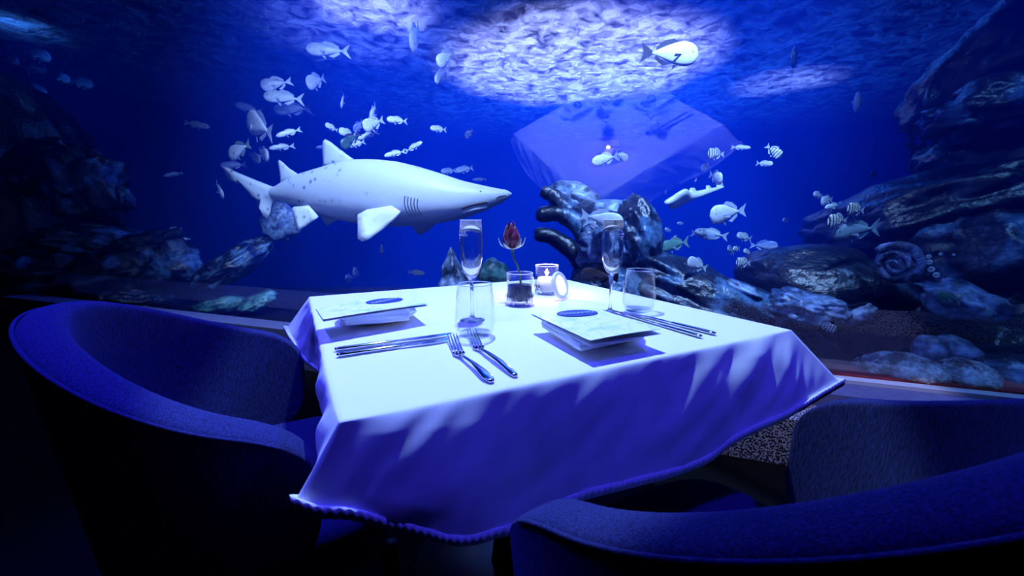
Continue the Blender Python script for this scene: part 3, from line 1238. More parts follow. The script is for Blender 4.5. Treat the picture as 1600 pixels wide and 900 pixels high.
def fork(tip, base, end, wtip, label, spoonlike):
    A, B, Cc = tpt(*tip), tpt(*base), tpt(*end)
    root = empty('table_fork', Cc)
    tag(root, label, 'fork', 'table forks')
    d = (B - Cc).normalized()
    d2 = (A - B).normalized()
    Lh = (B - Cc).length
    Lt = (A - B).length
    s = Vector((-d.y, d.x, 0))
    s2 = Vector((-d2.y, d2.x, 0))
    up = Vector((0, 0, 1))
    vs, fs = [], []
    ns = 12
    if spoonlike:
        seg = [(0.0, 0.5), (0.004, 1.0), (0.016, 1.45), (0.035, 1.25), (Lh * 0.55, 0.65), (Lh * 0.85, 0.5), (Lh, 0.55)]
    else:
        seg = [(0.0, 0.5), (0.004, 0.95), (0.02, 1.0), (Lh * 0.4, 0.95), (Lh * 0.75, 0.75), (Lh * 0.92, 0.6), (Lh, 0.55)]
    for x, k in seg:
        arch = 0.006 * math.sin(math.pi * min(1, x / Lh) * 0.9)
        for i in range(ns):
            th = 2 * math.pi * i / ns
            vs.append(d * x + s * (0.0060 * k * math.cos(th)) + up * (0.0028 + arch + 0.0026 * math.sin(th)))
    for j in range(len(seg) - 1):
        for i in range(ns):
            k = (i + 1) % ns
            fs.append((j * ns + i, j * ns + k, (j + 1) * ns + k, (j + 1) * ns + i))
    fs.append(tuple(range(ns - 1, -1, -1)))
    fs.append(tuple((len(seg) - 1) * ns + i for i in range(ns)))
    fix_normals(mesh_obj('handle', vs, fs, M_steel, root))
    # head: palm then four tines, curved upwards
    base_l = B - Cc
    hw = wtip

    def head_pt(x, y):
        z = 0.0036 + 0.010 * (x / Lt) ** 2 - 0.0015 * math.sin(math.pi * min(1, x / Lt))
        return base_l + d2 * x + s2 * y + up * z
    vs, fs = [], []
    xs = [-0.004, 0.004, 0.011, 0.018]
    ws = [0.25, 0.75, 1.0, 1.0]
    ny = 8
    for top in (0, 1):
        for x, k in zip(xs, ws):
            for i in range(ny + 1):
                y = hw * k * (2 * i / ny - 1)
                P = head_pt(x, y)
                dish = -0.0015 * (1 - (2 * i / ny - 1) ** 2)
                vs.append(P + up * (dish + (0.0016 if top else 0)))
    m2 = len(xs) * (ny + 1)
    for j in range(len(xs) - 1):
        for i in range(ny):
            k = j * (ny + 1) + i
            fs.append((k, k + ny + 1, k + ny + 2, k + 1))
            fs.append((m2 + k, m2 + k + 1, m2 + k + ny + 2, m2 + k + ny + 1))
    bd = [i for i in range(ny)] + [j * (ny + 1) + ny for j in range(len(xs) - 1)] + [(len(xs) - 1) * (ny + 1) + ny - i for i in range(ny)] + [(len(xs) - 1 - j) * (ny + 1) for j in range(len(xs) - 1)]
    for x in range(len(bd)):
        y = bd[(x + 1) % len(bd)]
        fs.append((bd[x], bd[x] + m2, y + m2, y))
    fix_normals(mesh_obj('fork_head', vs, fs, M_steel, root))
    for q in range(4):
        yc = hw * (-0.80 + 1.6 * q / 3)
        pts = [head_pt(0.016 + (Lt - 0.016) * t, yc) + up * 0.0006 for t in (0, 0.25, 0.5, 0.75, 0.95, 1.0)]
        tube('tine', pts, [0.0018, 0.0017, 0.0016, 0.0014, 0.001, 0.0004], M_steel, root, 8)
    return root


fork((706, 531.5), (719, 559), (769, 599), 0.0105, 'steel fork with a teardrop handle, nearest the table corner', True)
fork((736, 523), (750, 549), (806, 590), 0.0105, 'steel fork with a straight bar handle, beside the teardrop fork', False)

# ------------------------------------------------------------------ rocks in the tank
random.seed(4)


def rock(name, px, py, depth, rx, ry, label, mat, seed, rough=0.25, sub=4, dz=None, rot=0.0, freq=2.0, ridged=False, cat='rock', group=None, sq=0.0):
    """boulder centred on a pixel at a depth; rx, ry are half sizes in pixels"""
    c = at(px, py, depth)
    ax, az = px2m(rx, depth), px2m(ry, depth)
    ay = dz if dz else 0.5 * (ax + az)
    bm = bmesh.new()
    bmesh.ops.create_icosphere(bm, subdivisions=sub, radius=1.0)
    so = Vector((seed * 3.7, seed * 1.3, seed * 7.1))
    cr, sr = math.cos(rot), math.sin(rot)
    for v in bm.verts:
        n = v.co.normalized()
        p = n * freq + so
        if ridged:
            h = 1 - abs(noise.noise(p)) * 2
            h = 0.55 * h + 0.35 * (1 - 2 * abs(noise.noise(p * 2.3)))
            h -= 0.45
        else:
            h = noise.noise(p) + 0.5 * noise.noise(p * 2.1) + 0.25 * noise.noise(p * 4.3)
        h += 0.12 * noise.noise(p * 9)
        k = 1 + rough * h
        q = Vector((n.x * ax, n.y * ay, n.z * az)) * k
        v.co = Vector((q.x * cr - q.z * sr, q.y, q.x * sr + q.z * cr))
    me = bpy.data.meshes.new(name)
    bm.to_mesh(me)
    bm.free()
    me.materials.append(mat)
    me.polygons.foreach_set('use_smooth', [True] * len(me.polygons))
    o = bpy.data.objects.new(name, me)
    COL.objects.link(o)
    o.location = c
    o.rotation_euler = (0, 0, -math.atan2(c.x, c.y))
    tag(o, label, cat, group)
    return o


RK = [
    # right cliff
    ('boulder', 1650, 110, 3.2, 165, 125, 'black boulder looming in the top right corner', M_rockdark, 1, 0.25, 5, 0.6, 0.5),
    ('rock_outcrop', 1570, 172, 2.9, 96, 46, 'jutting rock outcrop with a pale band on the upper right', M_rock, 2, 0.30, 5, 0.35, 0.12),
    ('boulder', 1600, 255, 3.1, 130, 62, 'black rock standing in for the dark recess below the jutting outcrop', M_rockdark, 3, 0.25, 5, 0.4, 0),  # shade of the recess is put into black rock
    ('boulder', 1455, 335, 3.1, 165, 62, 'broad dark boulder behind the striped fish pair', M_rockdark, 4, 0.22, 5, 0.5, 0.25),
    ('boulder', 1275, 445, 2.9, 112, 62, 'rounded dark boulder above the right table corner', M_rockdark, 5, 0.12, 5, 0.4, -0.1),
    ('boulder', 1560, 410, 2.75, 150, 90, 'large dark boulder at the right edge with pale flecks', M_rock, 6, 0.25, 5, 0.5, 0.1),
    ('boulder', 1545, 520, 2.5, 110, 72, 'dark boulder low on the right behind the pebbles', M_rockdark, 7, 0.30, 5, 0.4, 0),
    ('boulder', 1380, 500, 2.9, 90, 70, 'shadowed boulder between the pebbles and the rounded boulder', M_rockdark, 27, 0.2, 5, 0.4, 0),
    ('encrusted_rock', 1262, 478, 2.55, 52, 24, 'pale encrusted rock just beyond the right table corner', M_rockpale, 8, 0.35, 5, 0.2, -0.1),
    ('encrusted_rock', 1335, 488, 2.6, 30, 18, 'small pale rock beside the encrusted rock', M_rockpale, 9, 0.35, 4, 0.15, 0.5),
    ('encrusted_rock', 1500, 470, 2.25, 52, 28, 'blue-white mottled rock below the spiral shell', M_rockpale, 10, 0.35, 4, 0.2, -0.3),
    ('flat_stone', 1452, 548, 2.15, 22, 26, 'pale oval stone standing behind the left pebble', M_rockpale, 11, 0.12, 4, 0.06, 0.4),
    ('flat_stone', 1495, 552, 2.13, 36, 24, 'pale oval stone leaning behind the right pebble', M_rockpale, 12, 0.12, 4, 0.06, -0.5),
    ('pebble', 1402, 584, 1.98, 56, 36, 'large glossy encrusted pebble against the pane, left of two', M_rockred, 13, 0.12, 5, 0.12, 0.05),
    ('pebble', 1506, 592, 1.88, 42, 32, 'reddish-brown pebble against the pane, right of two', M_rockred, 14, 0.10, 5, 0.10, 0),
    ('encrusted_rock', 1580, 585, 1.95, 42, 30, 'dark green-flecked rock at the right frame edge by the ledge', M_rock, 15, 0.35, 4, 0.15, 0),
    ('boulder', 1430, 640, 2.2, 220, 50, 'low dark rock bed carrying the pebbles', M_rockdark, 41, 0.12, 4, 0.25, 0),
    # sloping ridge and centre
    ('rock_ridge', 1110, 470, 2.9, 150, 46, 'sloping dark rock ridge behind the table', M_rock, 16, 0.25, 5, 0.35, -0.38),
    ('encrusted_rock', 1160, 452, 2.7, 30, 10, 'pale encrusted crest on the sloping ridge', M_rockpale, 17, 0.4, 4, 0.1, -0.45),
    ('rock_column', 1000, 372, 3.0, 34, 66, 'tall dark rock column behind the right flute', M_rock, 18, 0.25, 5, 0.2, 0.2),
    ('encrusted_rock', 945, 388, 3.05, 42, 50, 'pale blotched rock behind the right flute', M_rockpale, 19, 0.35, 5, 0.2, 0),
    ('encrusted_rock', 895, 312, 3.4, 44, 26, 'violet mottled rock under the reflected table corner', M_rockpale, 20, 0.25, 5, 0.2, -0.3),
    ('encrusted_rock', 955, 328, 3.35, 42, 16, 'flat mottled rock above the big white fish', M_rockpale, 21, 0.3, 4, 0.15, -0.1),
    ('boulder', 950, 460, 3.1, 70, 50, 'dark rock base below the tall column', M_rock, 22, 0.25, 5, 0.3, 0),
    ('green_rock', 770, 432, 3.0, 26, 26, 'green rounded rock between the left flute and the rose', M_rockgreen, 23, 0.18, 4, 0.12, -0.4),
    # left mass
    ('boulder', -20, 330, 5.2, 150, 210, 'black rock wall at the far left', M_rockdark, 30, 0.2, 5, 0.8, 0),
    ('encrusted_rock', 135, 290, 4.7, 48, 62, 'weathered rock shaped like a head on the left', M_rock, 31, 0.40, 5, 0.3, 0.1),
    ('encrusted_rock', 70, 265, 4.8, 45, 40, 'dark crusted rock left of the head-shaped rock', M_rockdark, 32, 0.35, 5, 0.3, 0.4),
    ('boulder', 150, 378, 4.6, 70, 26, 'flat layered rock below the head-shaped rock', M_rock, 33, 0.35, 5, 0.3, -0.1),
    ('boulder', 95, 430, 4.5, 105, 50, 'mottled dark boulder low on the left', M_rock, 34, 0.35, 5, 0.4, 0),
    ('boulder', 225, 430, 4.6, 80, 55, 'reddish dark boulder low on the left, next to the log', M_rock, 35, 0.35, 5, 0.4, 0.2),
    ('boulder', 190, 478, 4.3, 60, 36, 'dark peaked rock just above the left chair', M_rockdark, 36, 0.35, 5, 0.3, 0),
    ('encrusted_rock', 345, 474, 4.4, 34, 15, 'dim blue stone above the left chair back', M_rockgreen, 37, 0.2, 4, 0.2, 0),
    ('encrusted_rock', 404, 470, 4.4, 28, 13, 'dim stone touching the left table corner', M_rockgreen, 38, 0.25, 4, 0.2, 0.3),
    ('rock_log', 365, 412, 4.3, 62, 22, 'pale-crusted slanting rock below the shark tail', M_rock, 39, 0.30, 5, 0.25, 0.55),
    ('encrusted_rock', 440, 348, 4.6, 26, 28, 'mottled rock behind the shark tail', M_rockpale, 40, 0.35, 4, 0.2, 0),
]
for r in RK:
    nm, px, py, dp, rx, ry, lb, mt, sd, rg, sub, dz, rot = r
    rock(nm, px, py, dp, rx, ry, lb, mt, sd, rg, sub, dz, rot, freq=1.5, ridged=(sd % 3 == 0))

# bulging bands on the rounded boulder
# curved root-like rock arms in the centre
for pts, rad, lb in (
    ([(838, 337), (870, 334), (900, 348), (918, 378), (925, 410)], (10, 13, 15, 16, 18), 'upper dark curved rock arm reaching left behind the rose'),
    ([(836, 366), (862, 370), (888, 386), (910, 412)], (10, 12, 14, 16), 'lower dark curved rock arm reaching left behind the rose'),
    ([(846, 298), (866, 308), (890, 330)], (9, 12, 12), 'short dark rock stub left of the violet rock'),
):
    P = [at(x, y, 3.15) for x, y in pts]
    cp = catmull(P, 8)
    rr = []
    for i in range(len(cp)):
        t = i / (len(cp) - 1) * (len(rad) - 1)
        k = min(int(t), len(rad) - 2)
        rr.append(px2m(rad[k] + (rad[k + 1] - rad[k]) * (t - k), 3.15) * (1 + 0.12 * noise.noise((i * 0.6, pts[0][0], 0))) * (0.55 if i == 0 else 0.85 if i == 1 else 1))
    o = tube('curved_rock', cp, rr, M_rock, None, 16)
    for v in o.data.vertices:
        v.co += Vector(noise.noise_vector(v.co * 9)) * 0.012
    tag(o, lb, 'rock', 'curved rock arms')

# spiral fossil shell on the right boulder
sh_c = at(1404, 412, 2.35)
shell = empty('fossil_shell', sh_c, -math.atan2(sh_c.x, sh_c.y) - 0.3)
shell.scale = (0.74, 0.74, 0.74)
tag(shell, 'round spiral fossil shell set in the right-hand rocks', 'fossil')
M_fossil = rock_mat('fossil shell', (0.04, 0.06, 0.14), (0.34, 0.44, 0.75), 0.52, 0.3, 9.0)
pp, rr = [], []
for i in range(110):
    t = i / 109
    th = 0.6 + t * 4.6 * math.pi
    R = 0.018 + 0.125 * t
    pp.append((R * math.cos(th) * 1.12, -0.02 - 0.05 * (1 - t), R * math.sin(th)))
    rr.append(0.006 + 0.026 * t)
whorl = tube('spiral_whorl', pp, rr, M_fossil, shell, 12)
for v in whorl.data.vertices:
    v.co += Vector(noise.noise_vector(v.co * 22)) * 0.009
lathe_d = lathe('backing_disc', [(0.0, -0.02), (0.14, -0.02), (0.15, 0.0), (0.13, 0.03), (0.0, 0.05)], M_fossil, shell, 32)
lathe_d.rotation_euler = (math.pi / 2, 0, 0)
# row of pale ringed nodules
for k, (x, y, r_) in enumerate(((1451, 401, 3.5), (1452, 410, 4), (1455, 421, 4.5), (1463, 430, 4.5), (1477, 440, 5), (1494, 447, 3), (1520, 455, 3), (1528, 470, 2.5), (1470, 397, 2.5), (1490, 398, 2))):
    c = at(x, y, 2.30)
    o = lathe('barnacle', [(0.0, 0.3), (0.35, 0.35), (0.6, 0.65), (0.85, 0.6), (1.0, 0.2), (0.9, -0.3), (0.0, -0.4)], MATS['white china'], None, 14)
    o.location = c
    s = px2m(r_, 2.30)
    o.scale = (s, s, s)
    o.rotation_euler = (math.pi / 2, 0, -math.atan2(c.x, c.y))
    tag(o, ['topmost of the five larger barnacles beside the spiral fossil', 'second from the top of the larger barnacles beside the spiral fossil', 'third from the top of the larger barnacles beside the spiral fossil', 'fourth from the top of the larger barnacles beside the spiral fossil', 'largest and lowest of the larger barnacles beside the spiral fossil', 'small barnacle just below the largest one', 'small barnacle upper of two at the lower right of the arc', 'small barnacle lowest of all, at the lower right of the arc', 'tiny barnacle right of the topmost larger one', 'tiny barnacle farthest right along the top of the arc'][k], 'barnacle', 'barnacles beside the fossil')

# pale spired ornament behind the left flute
sp_c = at(706, 448, 3.0)
spire = empty('spired_ornament', sp_c, 0)
tag(spire, 'pale pointed stone ornament behind the left flute', 'ornament')
for dx, R, H, lean in ((0.0, 0.085, 0.30, 0.0), (0.085, 0.07, 0.20, 0.10)):
    vs, fs = [], []
    nr, ns = 18, 22
    for j in range(nr + 1):
        t = j / nr
        r_ = R * (1 - t ** 1.5) ** 0.8 * (1 + 0.10 * math.sin(t * 14)) + 0.002
        for i in range(ns):
            th = 2 * math.pi * i / ns
            rr_ = r_ * (1 + 0.14 * math.cos(5 * th) + 0.15 * noise.noise((math.cos(th) * 2, math.sin(th) * 2, t * 5 + dx * 30)))
            vs.append((dx - lean * t * 0.6 + rr_ * math.cos(th), rr_ * math.sin(th), H * t - 0.02))
    for j in range(nr):
        for i in range(ns):
            k = (i + 1) % ns
            fs.append((j * ns + i, j * ns + k, (j + 1) * ns + k, (j + 1) * ns + i))
    mesh_obj('spire', vs, fs, M_rockpale, spire)

# feathery coral on the right ridge
co_c = at(1440, 258, 3.6)
M_coral = plain('dark coral', (0.03, 0.035, 0.07), 0.8, noise_scale=20, noise_amt=0.4)
coral = empty('branching_coral', co_c)
tag(coral, 'dark branching coral growing on the right-hand boulder', 'coral')
random.seed(11)
for k in range(9):
    x0 = random.uniform(-0.14, 0.14)
    h = random.uniform(0.14, 0.28)
    pts = [(x0 * 0.7, 0, -0.06), (x0, random.uniform(-.03, .03), h * 0.5), (x0 * 1.3 + random.uniform(-.05, .05), 0, h)]
    cp = catmull(pts, 5)
    br = tube('branch', cp, [0.022 - 0.014 * i / (len(cp) - 1) for i in range(len(cp))], M_coral, coral, 7)
    for q in range(4):
        b = Vector(cp[2 + q * 2])
        e = b + Vector((random.uniform(-.06, .06), random.uniform(-.03, .03), random.uniform(0.02, .06)))
        tube('twig', [b, (b + e) / 2 + Vector((0, 0, 0.01)), e], [0.012, 0.010, 0.006], M_coral, br, 5)


# ------------------------------------------------------------------ fish
def fish_mat(name, top, belly, spec=0.5, stripes=None, rough=0.35):
    m, nt, out = nodes_of(name)
    b = N(nt, 'ShaderNodeBsdfPrincipled', Roughness=rough, **{'Specular IOR Level': spec})
    tc = nt.nodes.new('ShaderNodeTexCoord')
    sx = nt.nodes.new('ShaderNodeSeparateXYZ')
    nt.links.new(tc.outputs['Object'], sx.inputs[0])
    mr = N(nt, 'ShaderNodeMapRange')
    mr.inputs['From Min'].default_value = -0.12
    mr.inputs['From Max'].default_value = 0.16
    nt.links.new(sx.outputs[2], mr.inputs['Value'])
    r = ramp(nt, [(0.25, belly), (0.85, top)])
    nt.links.new(mr.outputs[0], r.inputs[0])
    nz = N(nt, 'ShaderNodeTexNoise', Scale=16.0, Detail=3.0)
    nt.links.new(tc.outputs['Object'], nz.inputs['Vector'])
    r2 = ramp(nt, [(0.3, (0.75, 0.75, 0.75)), (0.7, (1, 1, 1))])
    nt.links.new(nz.outputs[0], r2.inputs[0])
    mx = N(nt, 'ShaderNodeMix', data_type='RGBA', blend_type='MULTIPLY')
    mx.inputs[0].default_value = 1.0
    nt.links.new(r.outputs[0], mx.inputs[6])
    nt.links.new(r2.outputs[0], mx.inputs[7])
    last = mx.outputs[2]
    if stripes:
        ms = N(nt, 'ShaderNodeMath', operation='MULTIPLY')
        ms.inputs[1].default_value = stripes[1]
        nt.links.new(sx.outputs[0], ms.inputs[0])
        sn = N(nt, 'ShaderNodeMath', operation='SINE')
        nt.links.new(ms.outputs[0], sn.inputs[0])
        r3 = ramp(nt, [(0.45, (0, 0, 0)), (0.55, (1, 1, 1))])
        nt.links.new(sn.outputs[0], r3.inputs[0])
        mx2 = N(nt, 'ShaderNodeMix', data_type='RGBA')
        nt.links.new(r3.outputs[0], mx2.inputs[0])
        nt.links.new(last, mx2.inputs[6])
        mx2.inputs[7].default_value = (*stripes[0], 1)
        last = mx2.outputs[2]
    nt.links.new(last, b.inputs['Base Color'])
    nt.links.new(b.outputs[0], out.inputs[0])
    return m


FM = {
    'silver': fish_mat('silver fish skin', (0.62, 0.66, 0.72), (0.90, 0.92, 0.94)),
    'white': fish_mat('white fish skin', (0.86, 0.88, 0.88), (0.95, 0.95, 0.95)),
    'blue': fish_mat('dimmed blue fish skin', (0.14, 0.20, 0.45), (0.40, 0.48, 0.70)),  # dimness of poorly lit silver fish is put into this colour
    'dark': fish_mat('dark green fish skin', (0.02, 0.06, 0.05), (0.05, 0.13, 0.11)),
    'green': fish_mat('green fish skin', (0.10, 0.26, 0.20), (0.20, 0.42, 0.34)),
    'grey': fish_mat('slate fish skin', (0.22, 0.34, 0.42), (0.34, 0.48, 0.55)),
    'stripe': fish_mat('striped fish skin', (0.75, 0.75, 0.62), (0.9, 0.92, 0.92), stripes=((0.015, 0.015, 0.03), 46)),
    'brown': fish_mat('brown speckled fish skin', (0.16, 0.08, 0.07), (0.42, 0.30, 0.30), stripes=None),
}
M_eye = plain('fish eye', (0.008, 0.008, 0.012), 0.1, noise_scale=10, noise_amt=0.1)
M_fin = fish_mat('pale fin', (0.55, 0.60, 0.70), (0.70, 0.74, 0.82))
M_findark = fish_mat('dark fin', (0.03, 0.03, 0.05), (0.05, 0.05, 0.09))
M_fingreen = fish_mat('greenish fin', (0.22, 0.34, 0.26), (0.32, 0.44, 0.36))

SHAPES = {   # height, width, body end x, tail spread, tail fork, nose bluntness
    'jack': (0.30, 0.11, -0.33, 0.17, 0.09, 0.55),
    'bream': (0.40, 0.12, -0.30, 0.15, 0.07, 0.52),
    'slim': (0.20, 0.10, -0.34, 0.12, 0.07, 0.6),
    'sergeant': (0.50, 0.13, -0.28, 0.16, 0.08, 0.5),
    'surgeon': (0.43, 0.11, -0.30, 0.18, 0.05, 0.58),
    'grouper': (0.34, 0.17, -0.33, 0.13, 0.0, 0.5),
}
MESHES = {}


def fish_mesh(shape, skin, fin):
    key = (shape, skin, fin)
    if key in MESHES:
        return MESHES[key]
    Hh, Wd, xe, ts, fk, nb = SHAPES[shape]
    vs, fs, mi = [], [], []
    nx, nr = 18, 14
    for i in range(nx + 1):
        t = i / nx
        x = 0.5 + (xe - 0.5) * t
        h = (math.sin(math.pi * min(1, t ** nb * 0.985)) ** 1.0) * Hh * 0.5
        h = max(h, 0.024 if t > 0.5 else 0.004)
        wq = (math.sin(math.pi * min(1, (t ** 0.55) * 0.985)) ** 0.8) * Wd * 0.5
        wq = max(wq, 0.010 if t > 0.5 else 0.003)
        off = 0.012 * math.sin(math.pi * t)
        for k in range(nr):
            th = 2 * math.pi * k / nr
            vs.append((x, wq * math.cos(th), h * math.sin(th) + off))
    for i in range(nx):
        for k in range(nr):
            l = (k + 1) % nr
            fs.append((i * nr + k, (i + 1) * nr + k, (i + 1) * nr + l, i * nr + l))
            mi.append(0)
    fs.append(tuple(range(nr)))
    mi.append(0)
    fs.append(tuple(nx * nr + k for k in range(nr - 1, -1, -1)))
    mi.append(0)

    def fin_poly(poly, th=0.008, y=0.0, lean=0.0):
        b = len(vs)
        n = len(poly)
        for s in (1, -1):
            for (px, pz, *rest) in poly:
                edge = rest[0] if rest else 1.0
                vs.append((px, y + lean * abs(pz) + s * th * 0.5 * edge, pz))
        fs.append(tuple(b + k for k in range(n)))
        fs.append(tuple(b + n + k for k in range(n - 1, -1, -1)))
        mi.extend([1, 1])
        for k in range(n):
            l = (k + 1) % n
            fs.append((b + k, b + n + k, b + n + l, b + l))
            mi.append(1)
    # tail
    fin_poly([(xe + 0.03, 0.02), (xe + 0.03, -0.02), (-0.40, -ts * 0.6, .6), (-0.5, -ts, .2), (-0.5 + fk, 0, .4), (-0.5, ts, .2), (-0.40, ts * 0.6, .6)])
    hh = Hh * 0.5
    # dorsal and anal fins
    fin_poly([(0.18, hh * 0.86), (0.05, hh + 0.05, .4), (-0.10, hh * 0.80 + 0.055, .3), (-0.24, hh * 0.30 + 0.05, .3), (-0.24, hh * 0.22), (-0.05, hh * 0.7)])
    fin_poly([(0.0, -hh * 0.85), (-0.24, -hh * 0.16), (-0.25, -hh * 0.28 - 0.035, .3), (-0.10, -hh * 0.75 - 0.05, .3)])
    # pelvic fin
    fin_poly([(0.16, -hh * 0.86), (0.08, -hh * 0.88), (0.07, -hh - 0.065, .3)])
    # pectoral fins both sides
    for s in (1, -1):
        b = len(vs)
        q = [(0.20, Wd * 0.46 * s, -0.01), (0.17, Wd * 0.47 * s, -0.05), (0.06, (Wd * 0.46 + 0.05) * s, -0.085), (0.07, (Wd * 0.46 + 0.045) * s, -0.03)]
        for (x, y, z) in q:
            vs.append((x, y, z))
        for (x, y, z) in q:
            vs.append((x, y + 0.005 * s, z))
        for f in ((0, 1, 2, 3), (7, 6, 5, 4), (0, 4, 5, 1), (1, 5, 6, 2), (2, 6, 7, 3), (3, 7, 4, 0)):
            fs.append(tuple(b + k for k in f))
            mi.append(1)
    # eyes
    for s in (1, -1):
        b = len(vs)
        ex, ez, er = 0.385, 0.03, 0.020 if Hh < 0.45 else 0.024
        # width of the body at the eye
        t = (0.5 - ex) / (0.5 - xe)
        ey = (math.sin(math.pi * (t ** 0.55) * 0.985) ** 0.8) * Wd * 0.5 * 0.93
        vs.append((ex, (ey + er * 0.6) * s, ez))
        for k in range(8):
            th = 2 * math.pi * k / 8
            vs.append((ex + er * math.cos(th), (ey - 0.004) * s, ez + er * math.sin(th)))
        for k in range(8):
            fs.append((b, b + 1 + k, b + 1 + (k + 1) % 8))
            mi.append(2)
    me = bpy.data.meshes.new('fish_' + shape)
    me.from_pydata(vs, [], fs)
    for mm in (FM[skin], fin, M_eye):
        me.materials.append(mm)
    me.polygons.foreach_set('material_index', mi)
    sm = [1 if (m_ == 0) else 0 for m_ in mi]
    me.polygons.foreach_set('use_smooth', [bool(x) for x in sm])
    me.update()
    bm = bmesh.new()
    bm.from_mesh(me)
    bmesh.ops.recalc_face_normals(bm, faces=bm.faces)
    bm.to_mesh(me)
    bm.free()
    MESHES[key] = me
    return me


def fish(name, head, tail, depth, shape, skin, label, dd=0.0, group=None, fin=None, cat='fish', fat=1.0):
    """head and tail pixels, depth of the middle, dd: how much farther (m) the tail is than the head"""
    if fin is None:
        fin = {'dark': M_findark, 'stripe': M_fin, 'brown': M_findark, 'green': M_fingreen, 'blue': FM['blue'], 'grey': FM['grey']}.get(skin, M_fin)
    h = at(head[0], head[1], depth - dd / 2)
    t = at(tail[0], tail[1], depth + dd / 2)
    x = h - t
    L = x.length
    x.normalize()
    up = Vector((0, 0, 1))
    if abs(x.z) > 0.92:
        up = Vector((0, -1, 0.2))
    y = up.cross(x).normalized()
    z = x.cross(y)
    o = bpy.data.objects.new(name, fish_mesh(shape, skin, fin))
    COL.objects.link(o)
    R = Matrix((x, y, z)).transposed().to_4x4()
    o.matrix_world = Matrix.Translation((h + t) / 2) @ R @ Matrix.Diagonal((L, L, L * fat, 1))
    tag(o, label, cat, group)
    return o


